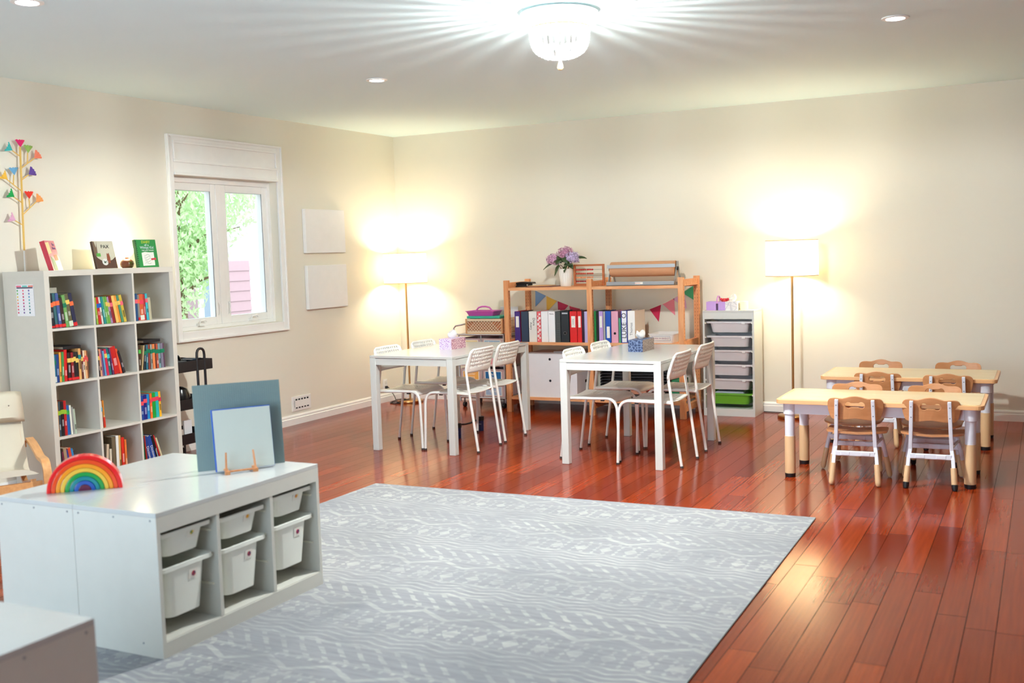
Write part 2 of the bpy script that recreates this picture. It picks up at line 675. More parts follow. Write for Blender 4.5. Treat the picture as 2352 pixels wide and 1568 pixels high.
for (x, y), lb in (((1.885, -3.10), 'recessed ceiling downlight shining above the window wall'), ((5.375, -3.06), 'recessed ceiling downlight shining above the little tables'), ((1.82, -5.95), 'recessed ceiling downlight above the tall bookcase, cut by the frame')):
    if dl is None:
        dl = thing('downlight', lb, 'downlight', (x, y, H), 0, 'recessed downlights')
        bm = BM()
        lathe(bm, [(.052, -.0005), (.075, -.0005), (.075, -.006), (.052, -.008), (.052, -.0005)], 36)
        obj('trim_ring', bm, WTRIM, dl, smooth=True)
        bm = BM()
        lathe(bm, [(0, -.004), (.052, -.004)], 36)
        obj('lens', bm, glow('downlight_lens', (250, 250, 255), 9), dl)
    else:
        dup(dl, (x, y, H), 0, lb)
    lamp('downlight_beam', 'SPOT', (x, y, H - .02), P_SPOT, (.96, 1.0, .95), spot_size=R(125), spot_blend=.9, shadow_soft_size=.05)

# ------------------------------------------------------------------ floor lamps
SHADE = translucent('linen_shade', (255, 240, 214), .55)


def floor_lamp(x, y, label):
    t = thing('floor_lamp', label, 'floor lamp', (x, y, 0), 0, 'drum shade floor lamps')
    bm = BM()
    lathe(bm, [(0, 0), (.132, 0), (.135, .006), (.132, .022), (.126, .026), (.02, .030), (0, .030)], 40)
    obj('base', bm, BRASS, t, smooth=True)
    bm = BM()
    rod(bm, (0, 0, .03), (0, 0, 1.235), .0105, 14)
    tube(bm, [(0, 0, 1.235), (0, 0, 1.33)], .016, 14)
    for k in range(3):
        a = k * 2 * PI / 3
        rod(bm, (0, 0, 1.505), (.213 * math.cos(a), .213 * math.sin(a), 1.53), .003, 6)
    rod(bm, (0, 0, 1.33), (0, 0, 1.51), .004, 6)
    obj('pole', bm, BRASS, t, smooth=True)
    bm = BM()
    lathe(bm, [(.221, 1.235), (.219, 1.54)], 56)
    s = obj('lamp_shade', bm, SHADE, t, smooth=True)
    bm = BM()
    for z, r in ((1.237, .2215), (1.538, .2195)):
        tube(bm, [(r * math.cos(2 * PI * i / 56), r * math.sin(2 * PI * i / 56), z) for i in range(56)], .0035, 6, closed=True)
    obj('shade_rim', bm, M((214, 190, 150), .6), s, smooth=True)
    bm = BM()
    bmesh.ops.create_uvsphere(bm, u_segments=16, v_segments=10, radius=.03, matrix=Matrix.Translation((.045, 0, 1.40)))
    obj('bulb', bm, glow('warm_bulb', (255, 226, 170), 14), t, smooth=True)
    lamp('floor_lamp_bulb', 'POINT', (x + .045, y, 1.40), P_FLOOR, WARM, shadow_soft_size=.08)
    return t


fl1 = floor_lamp(.262, -.275, 'tall brass floor lamp glowing in the room corner by the outlet')
bm = BM()
tube(bm, [(-.252, -.065, .155), (-.225, -.066, .158), (-.19, -.07, .13), (-.13, -.09, .06), (-.09, -.12, .012), (-.03, -.15, .006), (-.1, -.165, .006), (-.16, -.13, .006), (-.12, -.07, .032), (-.02, -.05, .036), (-.09, -.02, .034), (-.14, -.06, .008), (-.15, -.15, .006), (-.07, -.18, .006), (-.03, -.12, .03), (0, -.02, .034)], .0042, 7)
box(bm, -.256, -.236, -.078, -.052, .142, .168)
obj('power_cord', bm, BLACK, fl1, smooth=True)
fl2 = floor_lamp(4.19, -.27, 'tall brass floor lamp glowing between the drawer tower and the little tables')
bm = BM()
tube(bm, [(-.02, .10, .01), (-.1, .2, .006), (-.2, .22, .006), (-.31, .23, .006)], .0042, 7)
obj('power_cord', bm, BLACK, fl2, smooth=True)

# ------------------------------------------------------------------ rug
def rug_material():
    m, nt, b = node_mat('faded_tribal_rug')
    N = nt.nodes.new
    L = nt.links.new

    def mt(op, a, b_=None, c=None):
        n = N('ShaderNodeMath')
        n.operation = op
        for i, v_ in enumerate((a, b_, c)):
            if v_ is None:
                continue
            if isinstance(v_, (int, float)):
                n.inputs[i].default_value = v_
            else:
                L(v_, n.inputs[i])
        return n.outputs[0]
    tc = N('ShaderNodeTexCoord')
    warp = N('ShaderNodeTexNoise')
    warp.inputs['Scale'].default_value = 9
    warp.inputs['Detail'].default_value = 3
    L(tc.outputs['Object'], warp.inputs['Vector'])
    sp = N('ShaderNodeSeparateXYZ')
    L(tc.outputs['Object'], sp.inputs[0])
    wv = mt('MULTIPLY', mt('SUBTRACT', warp.outputs['Fac'], .5), .022)
    x = mt('ADD', sp.outputs['X'], wv)
    y = mt('ADD', sp.outputs['Y'], wv)
    BW = .165
    v0 = mt('DIVIDE', y, BW)
    band = mt('FLOOR', v0)
    v_ = mt('FRACT', v0)                     # position across one band
    par = mt('MODULO', mt('ABSOLUTE', band), 4)

    def tri(p, f):
        return mt('ABSOLUTE', mt('SUBTRACT', mt('FRACT', mt('MULTIPLY', p, f)), .5))

    def less(a, t):
        return mt('LESS_THAN', a, t)
    # a: chevron lines, b: diamond row, c: slanted dashes, d: zigzag with ticks
    chev = less(mt('ABSOLUTE', mt('SUBTRACT', mt('FRACT', mt('ADD', mt('MULTIPLY', v_, 4), mt('MULTIPLY', tri(x, 4.6), 1.6))), .5)), .17)
    dia = less(mt('ADD', mt('MULTIPLY', tri(x, 7.5), 1.0), mt('MULTIPLY', mt('ABSOLUTE', mt('SUBTRACT', v_, .5)), .9)), .26)
    dia2 = less(mt('ADD', tri(x, 17), mt('ABSOLUTE', mt('SUBTRACT', tri(v_, 2), .25))), .2)
    dash = mt('MULTIPLY', less(tri(mt('ADD', x, mt('MULTIPLY', v_, .16)), 11), .15), mt('GREATER_THAN', tri(v_, 2), .14))
    zig = less(mt('ABSOLUTE', mt('SUBTRACT', v_, mt('ADD', .25, tri(x, 3.4)))), .09)
    tick = mt('MULTIPLY', less(tri(x, 19), .16), less(mt('ABSOLUTE', mt('SUBTRACT', tri(v_, 1), .4)), .07))

    def sel(k, mask):
        return mt('MULTIPLY', less(mt('ABSOLUTE', mt('SUBTRACT', par, k)), .5), mask)
    pat = mt('MAXIMUM', mt('MAXIMUM', sel(0, mt('MAXIMUM', zig, tick)), sel(1, mt('MAXIMUM', dia, dia2))), mt('MAXIMUM', sel(2, chev), sel(3, dash)))
    line = less(mt('ABSOLUTE', mt('SUBTRACT', mt('ABSOLUTE', mt('SUBTRACT', v_, .5)), .465)), .016)
    pat = mt('MAXIMUM', pat, line)
    # wear
    n1 = N('ShaderNodeTexNoise')
    n1.inputs['Scale'].default_value = 2.2
    n1.inputs['Detail'].default_value = 5
    n2 = N('ShaderNodeTexNoise')
    n2.inputs['Scale'].default_value = 38
    n2.inputs['Detail'].default_value = 4
    mp = N('ShaderNodeMapping')
    mp.inputs['Scale'].default_value = (.5, 1.6, 1)
    L(tc.outputs['Object'], mp.inputs['Vector'])
    L(mp.outputs['Vector'], n2.inputs['Vector'])
    L(tc.outputs['Object'], n1.inputs['Vector'])
    wear = mt('MULTIPLY', mt('MULTIPLY', mt('SUBTRACT', n1.outputs['Fac'], .22), 1.7), mt('MULTIPLY', n2.outputs['Fac'], 1.6))
    wear.node.use_clamp = True
    n3 = N('ShaderNodeTexNoise')
    n3.inputs['Scale'].default_value = 1
    n3.inputs['Detail'].default_value = 5
    mp3 = N('ShaderNodeMapping')
    mp3.inputs['Scale'].default_value = (5, 46, 1)
    L(tc.outputs['Object'], mp3.inputs['Vector'])
    L(mp3.outputs['Vector'], n3.inputs['Vector'])
    fac = mt('MULTIPLY', mt('MULTIPLY', pat, wear), mt('MULTIPLY', n3.outputs['Fac'], 1.9))
    fac.node.use_clamp = True
    ground = N('ShaderNodeMix')
    ground.data_type = 'RGBA'
    ground.inputs[6].default_value = (*lin((126, 127, 133)), 1)
    ground.inputs[7].default_value = (*lin((160, 160, 163)), 1)
    gf = mt('SUBTRACT', mt('ADD', mt('MULTIPLY', n1.outputs['Fac'], .6), mt('ADD', mt('MULTIPLY', n2.outputs['Fac'], .45), mt('MULTIPLY', n3.outputs['Fac'], 1.15))), .62)
    gf.node.use_clamp = True
    L(gf, ground.inputs[0])
    mx = N('ShaderNodeMix')
    mx.data_type = 'RGBA'
    L(fac, mx.inputs[0])
    L(ground.outputs[2], mx.inputs[6])
    mx.inputs[7].default_value = (*lin((186, 185, 181)), 1)
    L(mx.outputs[2], b.inputs['Base Color'])
    b.inputs['Roughness'].default_value = .95
    b.inputs['Specular IOR Level'].default_value = .1
    bp = N('ShaderNodeBump')
    bp.inputs['Strength'].default_value = .25
    bp.inputs['Distance'].default_value = .003
    L(n2.outputs['Fac'], bp.inputs['Height'])
    L(bp.outputs['Normal'], b.inputs['Normal'])
    return m


RUGZ = .007
rug = thing('area_rug', 'large pale grey blue patterned rug with faded tribal bands on the wooden floor', 'rug', (0, 0, 0))
bm = BM()
prism(bm, [(2.19, -3.765), (5.035, -3.715), (5.075, -7.45), (2.19, -7.45)], RUGZ, ((0, 0, 0), (1, 0, 0), (0, 1, 0), (0, 0, 1)))
obj('pile', bm, rug_material(), rug)
bm = BM()
pp = [(2.19, -3.765), (5.035, -3.715), (5.075, -7.45), (2.19, -7.45)]
tube(bm, [(a, b_, RUGZ * .55) for a, b_ in pp], .0042, 6, closed=True)
obj('edge_binding', bm, M((150, 158, 158), .9), rug)

# ------------------------------------------------------------------ white dining tables
def dining_table(x, y, rz, label):
    t = thing('dining_table', label, 'table', (x, y, 0), rz, 'white rectangular tables')
    bx('tabletop', (0, .75, 0, 1.25, .725, .745), WHITE_TOP, t, bevel=.002)
    bm = BM()
    for d in ((.05, .70, .006, .024), (.05, .70, 1.226, 1.244), (.006, .024, .05, 1.2), (.726, .744, .05, 1.2)):
        box(bm, *d, .672, .722)
    obj('apron', bm, WHITE, t)
    for a in (0, .697):
        for c in (0, 1.197):
            bx('leg', (a, a + .053, c, c + .053, 0, .725), WHITE, t, bevel=.003)
    return t


T1 = dining_table(1.4586, -2.7169, -.0213, 'white rectangular table holding the lilac patterned tissue box')
T2 = dining_table(3.0931, -2.7559, -.0101, 'white rectangular table holding the navy leaf-print tissue box')

# ------------------------------------------------------------------ white tube-frame chairs
CHW = M((240, 239, 234), .35)
CHP = M((247, 245, 240), .42)


def arc_pts(p0, p1, p2, n=5):
    p0, p1, p2 = Vector(p0), Vector(p1), Vector(p2)
    return [(p0 * (1 - t) ** 2 + p1 * 2 * t * (1 - t) + p2 * t * t) for t in [i / n for i in range(n + 1)]]


def perforated(bm, f, nu, nv, hole):
    vs = [[bm.verts.new(f(i / nu, j / nv)) for j in range(nv + 1)] for i in range(nu + 1)]
    for i in range(nu):
        for j in range(nv):
            if not hole(i, j):
                bm.faces.new((vs[i][j], vs[i + 1][j], vs[i + 1][j + 1], vs[i][j + 1]))


def make_chair(label):
    t = thing('dining_chair', label, 'chair', (0, 0, 0), 0, 'white perforated chairs round the two tables')
    for s in (-1, 1):
        bm = BM()
        pts = [(-.232, s * .182, .006), (-.150, s * .184, .60)] + arc_pts((-.150, s * .184, .60), (-.146, s * .184, .635), (-.158, s * .183, .67), 4)[1:] + [(-.195, s * .18, .765)]
        tube(bm, pts, .0105, 10)
        leg = obj('leg', bm, CHW, t, smooth=True)
        bm = BM()
        rod(bm, (-.233, s * .182, 0), (-.2315, s * .182, .014), .0125, 10)
        obj('foot_cap', bm, M((60, 56, 54), .7), leg, smooth=True)
        bm = BM()
        pts = [(.228, s * .196, .006), (.216, s * .193, .36)] + arc_pts((.216, s * .193, .36), (.212, s * .192, .452), (.13, s * .19, .452), 7)[1:] + [(-.13, s * .186, .446), (-.168, s * .184, .444)]
        tube(bm, pts, .0105, 10)
        leg = obj('leg', bm, CHW, t, smooth=True)
        bm = BM()
        rod(bm, (.2285, s * .196, 0), (.228, s * .196, .014), .0125, 10)
        obj('foot_cap', bm, M((60, 56, 54), .7), leg, smooth=True)
        bx('rubber_bumper', (.08, .105, s * .16 - .008, s * .16 + .008, .428, .437), BLACK, t)
    bm = BM()

    def sf(u, v_):
        x = -.175 + .375 * u
        y = (-1 + 2 * v_) * (.192 - .008 * u)
        z = .457 - .012 * math.sin(PI * v_) * (1 - .5 * u)
        if u > .86:
            z -= ((u - .86) / .14) ** 2 * .03
        return (x, y, z)
    perforated(bm, sf, 30, 25, lambda i, j: 3 < i < 24 and i % 2 == 0 and j % 2 == 1 and 2 < j < 23 and (j % 8) != 7)
    obj('seat', bm, CHP, t, smooth=True, solid=.007)
    bm = BM()

    def bf(u, v_):
        yy = -1 + 2 * u
        h = .605 + .185 * v_
        w = .197
        # rounded upper corners
        if v_ > .75:
            w = .197 - (1 - math.sqrt(max(0, 1 - ((v_ - .75) / .25) ** 2))) * .045
        x = -.148 - (h - .60) * .30 - .022 * (1 - yy * yy) + .004
        return (x, yy * w, h)
    perforated(bm, bf, 31, 13, lambda i, j: i % 2 == 1 and j % 2 == 1 and 2 < i < 28 and 2 < j < 12)
    obj('backrest', bm, CHP, t, smooth=True, solid=.008)
    return t


chair0 = make_chair('')
g1, g2 = 'the table with the lilac tissue box', 'the table with the navy tissue box'
spots = [
    (1.605, -2.39, 0, 'white perforated chair on the window side of the lilac-box table, nearer the camera'),
    (1.612, -1.85, 0, 'white perforated chair with navy foot tubes on its front legs, window side of lilac-box table'),
    (2.085, -2.39, PI, 'white perforated chair facing the window at lilac-box table, nearer the camera'),
    (2.08, -1.93, PI, 'white perforated chair facing the window at lilac-box table, nearer the pine shelves'),
    (3.235, -2.385, 0, 'white perforated chair between the two tables at navy-box table, nearer the camera'),
    (3.225, -1.835, 0, 'white perforated chair between the two tables at navy-box table, nearer the pine shelves'),
    (3.705, -2.46, PI, 'white perforated chair on the lamp side of navy-box table, nearer the camera'),
    (3.69, -1.83, PI, 'white perforated chair on the lamp side of navy-box table, nearest the drawer tower'),
]
for i, (x, y, rz, lb) in enumerate(spots):
    if i == 0:
        chair0.location = (x, y, 0)
        chair0['label'] = lb
    else:
        dup(chair0, (x, y, 0), rz, lb)
fb = thing('chair_foot_band', 'black stretch band with two navy tubes round the chair front feet', 'foot band', (1.84, -1.85, 0))
for s in (-1, 1):
    bm = BM()
    lathe(bm, [(.014, .001), (.026, .001), (.027, .10), (.014, .10)], 20, 0, s * .1955)
    tb = obj('foot_tube', bm, M((26, 40, 92), .5), fb, smooth=True)
    bm = BM()
    lathe(bm, [(.0285, .088), (.031, .09), (.031, .122), (.0285, .124), (.014, .124)], 20, 0, s * .1955)
    obj('tube_collar', bm, BLACK, tb, smooth=True)
    text('Bouncy', .012, (.004, s * .1955 - .0285, .062), FACE_Y, M((220, 225, 235), .6), tb)
bm = BM()
tube(bm, [(0, -.165, .11), (.004, -.08, .098), (.005, 0, .095), (.004, .08, .098), (0, .165, .11)], .008, 8)
obj('stretch_band', bm, BLACK, fb, smooth=True)

# ------------------------------------------------------------------ tissue boxes
def pattern_mat(name, base, ink, scale, thresh):
    m, nt, b = node_mat(name)
    tc = nt.nodes.new('ShaderNodeTexCoord')
    vo = nt.nodes.new('ShaderNodeTexVoronoi')
    vo.feature = 'DISTANCE_TO_EDGE'
    vo.inputs['Scale'].default_value = scale
    rp = nt.nodes.new('ShaderNodeValToRGB')
    rp.color_ramp.elements[0].color = (*lin(ink), 1)
    rp.color_ramp.elements[1].color = (*lin(base), 1)
    rp.color_ramp.elements[0].position = thresh
    rp.color_ramp.elements[1].position = thresh + .08
    nt.links.new(tc.outputs['Object'], vo.inputs['Vector'])
    nt.links.new(vo.outputs['Distance'], rp.inputs['Fac'])
    nt.links.new(rp.outputs['Color'], b.inputs['Base Color'])
    b.inputs['Roughness'].default_value = .55
    return m


def tissue_box(x, y, z, rz, dims, mats, label, seed):
    t = thing('tissue_box', label, 'tissue box', (x, y, z), rz)
    w, d, h = dims
    bm = BM()
    box(bm, -w / 2, w / 2, -d / 2, d / 2, 0, h)
    bm.faces.ensure_lookup_table()
    for f in bm.faces:
        if f.normal.length == 0:
            f.normal_update()
        f.normal_update()
        f.material_index = 1 if abs(f.normal.x) > .5 and len(mats) > 1 else 0
    obj('carton', bm, mats, t)
    rnd = random.Random(seed)
    bm = BM()
    n, k = 18, 6
    rings = []
    for i in range(k + 1):
        u = i / k
        ring = []
        for j in range(n):
            a = 2 * PI * j / n
            r = (.012 + .030 * math.sin(PI * .78 * u)) * (1 + .28 * math.sin(3 * a + seed + 2 * u) * u + rnd.uniform(-.08, .08) * u)
            ring.append(bm.verts.new((r * .75 * math.cos(a) + .012 * u * math.sin(seed), r * 1.25 * math.sin(a), h - .004 + .058 * u * (1 + .22 * math.cos(2 * a + seed)))))
        rings.append(ring)
    for a, b_ in zip(rings, rings[1:]):
        for j in range(n):
            bm.faces.new((a[j], a[(j + 1) % n], b_[(j + 1) % n], b_[j]))
    obj('tissue', bm, translucent('tissue_paper', (250, 250, 250), .3), t, smooth=True)
    return t


tissue_box(1.835, -2.075, .745, -.02, (.115, .225, .085), [pattern_mat('tissue_lilac_print', (238, 228, 240), (168, 120, 190), 85, .06), pattern_mat('tissue_rose_print', (236, 208, 212), (176, 116, 140), 70, .10)], 'lilac and pink patterned tissue box with a tissue pulled up', 1)
tissue_box(3.445, -2.04, .745, -.02, (.115, .24, .088), [pattern_mat('tissue_navy_leaves', (44, 60, 98), (112, 128, 162), 46, .05), pattern_mat('tissue_taupe_leaves', (140, 122, 118), (178, 158, 150), 46, .05)], 'navy leaf-patterned tissue box with a tissue pulled up', 4)

# ------------------------------------------------------------------ children's tables and chairs
KTOP = wood('kid_table_top', (226, 200, 154), (232, 208, 164), 'X', 3, 10, .22)
KEDGE = wood('kid_table_edge', (228, 172, 118), (235, 182, 128), 'X', 3, 10, .3)
KLEG = M((222, 184, 140), .4)
KWH = M((226, 228, 238), .3)


def kid_table(x0, x1, y0, y1, h, label):
    t = thing('children_table', label, 'table', ((x0 + x1) / 2, (y0 + y1) / 2, 0), 0, 'low maple-topped tables')
    w, d = x1 - x0, y1 - y0
    bm = BM()
    prism(bm, rrect(w, d, .045), .026, ((0, 0, h - .028), (1, 0, 0), (0, 1, 0), (0, 0, 1)))
    e = obj('edge_band', bm, KEDGE, t, bevel=.007)
    bm = BM()
    prism(bm, rrect(w - .045, d - .045, .03), .003, ((0, 0, h - .0025), (1, 0, 0), (0, 1, 0), (0, 0, 1)))
    obj('tabletop', bm, KTOP, t)
    bm = BM()
    for s in (-1, 1):
        box(bm, -w / 2 + .11, w / 2 - .11, s * (d / 2 - .066) - .012, s * (d / 2 - .066) + .012, h - .098, h - .028)
        box(bm, s * (w / 2 - .075) - .012, s * (w / 2 - .075) + .012, -d / 2 + .1, d / 2 - .1, h - .098, h - .028)
    obj('apron', bm, KWH, t)
    for a in (-1, 1):
        for c in (-1, 1):
            lx, ly = a * (w / 2 - .078), c * (d / 2 - .072)
            bm = BM()
            lathe(bm, [(0, h - .028), (.040, h - .028), (.040, h - .10), (.032, h - .105), (.031, .262), (0, .262)], 24, lx, ly)
            lg = obj('leg', bm, KWH, t, smooth=True)
            bm = BM()
            lathe(bm, [(0, .268), (.033, .268), (.034, .262), (.034, .026), (0, .026)], 24, lx, ly)
            obj('lower_leg', bm, KLEG, lg, smooth=True)
            bm = BM()
            lathe(bm, [(0, .026), (.034, .026), (.032, 0), (0, 0)], 24, lx, ly)
            obj('foot_cap', bm, BLACK, lg, smooth=True)
    return t


kid_table(4.60, 5.83, -2.745, -2.155, .512, 'low maple-topped children table with white aprons, nearer the rug')
kid_table(4.635, 5.85, -1.435, -.79, .512, 'low maple-topped children table with white aprons, nearer the back wall')


def back_outline():
    o = []
    pts = [(-.156, .035), (-.166, .08), (-.164, .118), (-.145, .137), (-.11, .140), (-.075, .138), (-.035, .150), (0, .155), (.035, .150), (.075, .138), (.11, .140), (.145, .137), (.164, .118), (.166, .08), (.156, .035), (.142, .008), (.11, .0), (.06, .004), (0, .012), (-.06, .004), (-.11, .0), (-.142, .008)]
    n = len(pts)
    for i in range(n):
        p0, p1, p2, p3 = [Vector(pts[(i + k) % n]) for k in (-1, 0, 1, 2)]
        for t in (0, .5):
            q = .5 * ((2 * p1) + (p2 - p0) * t + (2 * p0 - 5 * p1 + 4 * p2 - p3) * t * t + (3 * p1 - p0 - 3 * p2 + p3) * t ** 3)
            o.append((q.x, q.y))
    return o


def bone_hole(cx, cy):
    h = []
    for s, a0 in ((1, -120), (-1, 60)):
        for i in range(9):
            a = R(a0 - 18 + 276 * i / 8)
            h.append((cx + s * .038 + .0215 * math.cos(a), cy + .0215 * math.sin(a)))
    return h


def make_kid_chair(cap):
    t = thing('children_chair', '', 'chair', (0, 0, 0), 0, 'brown and white children chairs')
    # facing +x
    tl = R(9)
    bm = BM()
    o = Vector((-.134, 0, .402))
    vdir = Vector((-math.sin(tl), 0, math.cos(tl)))
    prism(bm, back_outline(), .014, (o, (0, 1, 0), vdir, (math.cos(tl), 0, math.sin(tl))), [bone_hole(0, .098)])
    # gentle wrap round the sitter
    for q in bm.verts:
        q.co.x += q.co.y ** 2 * 1.1
    obj('backrest', bm, KIDWOOD, t, bevel=.003)
    bm = BM()
    prism(bm, rrect(.29, .36, .07, 6), .013, ((.018, 0, .298), (1, 0, 0), (0, 1, 0), (0, 0, 1)))
    bmesh.ops.subdivide_edges(bm, edges=bm.edges[:], cuts=1)
    for q in bm.verts:
        q.co.z += .55 * q.co.y ** 2 + (.9 * min(0, q.co.x) ** 2)
    obj('seat', bm, KIDWOOD, t, smooth=True)
    for s in (-1, 1):
        # rear upright continuing into the splayed rear leg
        bm = BM()
        pa = [Vector((-.164, s * .107, .532)), Vector((-.138, s * .112, .36)), Vector((-.118, s * .117, .235)), Vector((-.135, s * .126, .18)), Vector((-.148, s * .130, .12))]
        for a, b_ in zip(pa, pa[1:]):
            d = (b_ - a).normalized()
            xx = Vector((1, 0, 0)) - d * d.x
            xx.normalize()
            yy = d.cross(xx)
            wd = .011
            vv = [bm.verts.new(a * (1 - e) + b_ * e + xx * p * .009 + yy * q * wd) for e in (-.02, 1.02) for p, q in ((-1, -1), (1, -1), (1, 1), (-1, 1))]
            for f in ((3, 2, 1, 0), (4, 5, 6, 7), (0, 1, 5, 4), (1, 2, 6, 5), (2, 3, 7, 6), (3, 0, 4, 7)):
                bm.faces.new([vv[i] for i in f])
        lg = obj('leg', bm, KWH, t, bevel=.003)
        bm = BM()
        for z in (.50, .435):
            k = (z - .36) / (.532 - .36)
            cx = -.138 - .026 * k - .0085
            rod(bm, (cx - .001, s * .109, z), (cx + .003, s * .109, z), .004, 8)
        obj('bolt', bm, M((120, 124, 136), .3, .8), lg)
        bm = BM()
        tube(bm, [(-.146, s * .1295, .135), (-.165, s * .137, .03), (-.169, s * .1385, .012), (-.171, s * .139, .004)], [.0175, .018, .0155, .009], 12)
        obj('lower_leg', bm, KLEG, lg, smooth=True)
        if cap:
            bm = BM()
            tube(bm, [(-.1635, s * .1365, .038), (-.168, s * .138, .014), (-.171, s * .139, .0)], [.0185, .0185, .014], 12)
            obj('foot_cap', bm, BLACK, lg, smooth=True)
        bm = BM()
        tube(bm, [(.085, s * .128, .30), (.11, s * .15, .2), (.125, s * .163, .13)], .0135, 10)
        lg = obj('leg', bm, KWH, t, smooth=True)
        bm = BM()
        tube(bm, [(.123, s * .161, .138), (.146, s * .181, .02), (.1475, s * .182, .004)], [.0168, .0172, .010], 12)
        obj('lower_leg', bm, KLEG, lg, smooth=True)
        bm = BM()
        rod(bm, (-.12, s * .118, .255), (.10, s * .14, .26), .010, 8)
        obj('side_rail', bm, KWH, t, smooth=True)
    for xx, zz, hw in ((-.133, .195, .118), (.11, .215, .148)):
        bm = BM()
        box(bm, xx - .008, xx + .008, -hw, hw, zz - .0155, zz + .0155)
        for s in (-1, 1):
            box(bm, xx - .0105, xx + .0105, s * .06 - .028, s * .06 + .028, zz - .013, zz + .013)
        obj('stretcher', bm, KWH, t, bevel=.004)
    return t


kc = make_kid_chair(False)
kcap = make_kid_chair(True)
kspots = [
    (kc, 5.095, -2.655, R(93), 'brown children chair with bare pale feet, back to the camera at the rug-side table'),
    (kcap, 5.536, -2.62, R(90), 'brown children chair with black foot caps, back to the camera at the rug-side table'),
    (kc, 5.01, -2.215, R(-90), 'brown children chair facing the camera behind the rug-side table, above the bare-footed chair'),
    (kcap, 5.50, -2.215, R(-90), 'brown children chair facing the camera behind the rug-side table, above the black-capped chair'),
    (kc, 5.045, -1.30, R(91), 'brown children chair, back to the camera at the wall-side table, nearer the floor lamp'),
    (kcap, 5.53, -1.345, R(90), 'brown children chair, back to the camera at the wall-side table, farther from the floor lamp'),
    (kc, 4.965, -.745, R(-90), 'brown children chair facing the camera at the back wall, nearer the floor lamp'),
    (kcap, 5.54, -.745, R(-90), 'brown children chair facing the camera at the back wall, farther from the floor lamp'),
]
seen = set()
for src, x, y, rz, lb in kspots:
    if src.name not in seen:
        seen.add(src.name)
        src.location = (x, y, 0)
        src.rotation_euler = (0, 0, rz)
        src['label'] = lb
    else:
        dup(src, (x, y, 0), rz, lb)

# ------------------------------------------------------------------ bin cabinets
def bin_mesh(w, d, h, taper=.03, flange=.042):
    """open storage tub with flared rim, front towards -y, rim top at z=h"""
    bm = BM()
    t = .0025
    top = rrect(w - 2 * flange, d - .014, .035)
    bot = rrect(w - 2 * flange - taper, d - .014 - taper, .035)
    rings = []
    lip = rrect(w, d, .03)
    for poly, z in ((bot, 0), (top, h - .016), (lip, h - .016), (lip, h), (rrect(w - .02, d - .02, .03), h), (rrect(w - 2 * flange - .008, d - .022, .033), h - .018), (rrect(w - 2 * flange - .008 - taper, d - .022 - taper, .033), .004)):
        rings.append([bm.verts.new((a, b_, z)) for a, b_ in poly])
    n = len(rings[0])
    for a, b_ in zip(rings, rings[1:]):
        for j in range(n):
            bm.faces.new((a[j], a[(j + 1) % n], b_[(j + 1) % n], b_[j]))
    bm.faces.new(rings[0][::-1])
    bm.faces.new(rings[-1])
    bmesh.ops.recalc_face_normals(bm, faces=bm.faces[:])
    return bm


def low_cabinet(x, y, z, rz, label, bins=True):
    # front faces -y locally; width along x
    t = thing('bin_cabinet', label, 'cabinet', (x, y, z), rz)
    W, D, HH = .99, .44, .56
    bm = BM()
    box(bm, 0, .018, 0, D, 0, HH - .018)
    sp_ = obj('side_panel', bm, CABW, t)
    bm = BM()
    box(bm, W - .018, W, 0, D, 0, HH - .018)
    sp2 = obj('side_panel', bm, CABW, t)
    for s_, xx in ((sp_, -.0006), (sp2, W + .0006)):
        bm = BM()
        for yy in (.03, .22, .41):
            rod(bm, (xx - .0008, yy, HH - .03), (xx + .0008, yy, HH - .03), .0042, 10)
        rod(bm, (xx - .0008, .10, .05), (xx + .0008, .10, .05), .0042, 10)
        obj('screw', bm, M((150, 154, 160), .35, .5), s_)
    bx('top', (0, W, 0, D, HH - .018, HH), CABTOP, t, bevel=.0015)
    bx('front_rail', (.018, W - .018, 0, .018, HH - .078, HH - .018), CABW, t)
    bm = BM()
    box(bm, .018, W - .018, .004, D - .01, .048, .064)
    obj('bottom_shelf', bm, CABW, t)
    bx('plinth', (.018, W - .018, .0, .018, 0, .060), CABW, t)
    bx('back_panel', (.018, W - .018, D - .012, D - .004, .06, HH - .078), CABW, t)
    for k in (1, 2):
        bx('divider', (k * W / 3 - .009, k * W / 3 + .009, .002, D - .012, .064, HH - .078), CABW, t)
    bm = BM()
    for k in range(3):
        a, b_ = .018 + k * .3255, .018 + k * .3255 + .3
        for zz in (.2, .32, .42):
            box(bm, k * W / 3 + (.018 if k == 0 else .009), k * W / 3 + (.018 if k == 0 else .009) + .009, .03, .4, zz - .006, zz)
            box(bm, (k + 1) * W / 3 - (.018 if k == 2 else .009) - .009, (k + 1) * W / 3 - (.018 if k == 2 else .009), .03, .4, zz - .006, zz)
    obj('bin_runner', bm, M((226, 222, 206), .4), t)
    return t


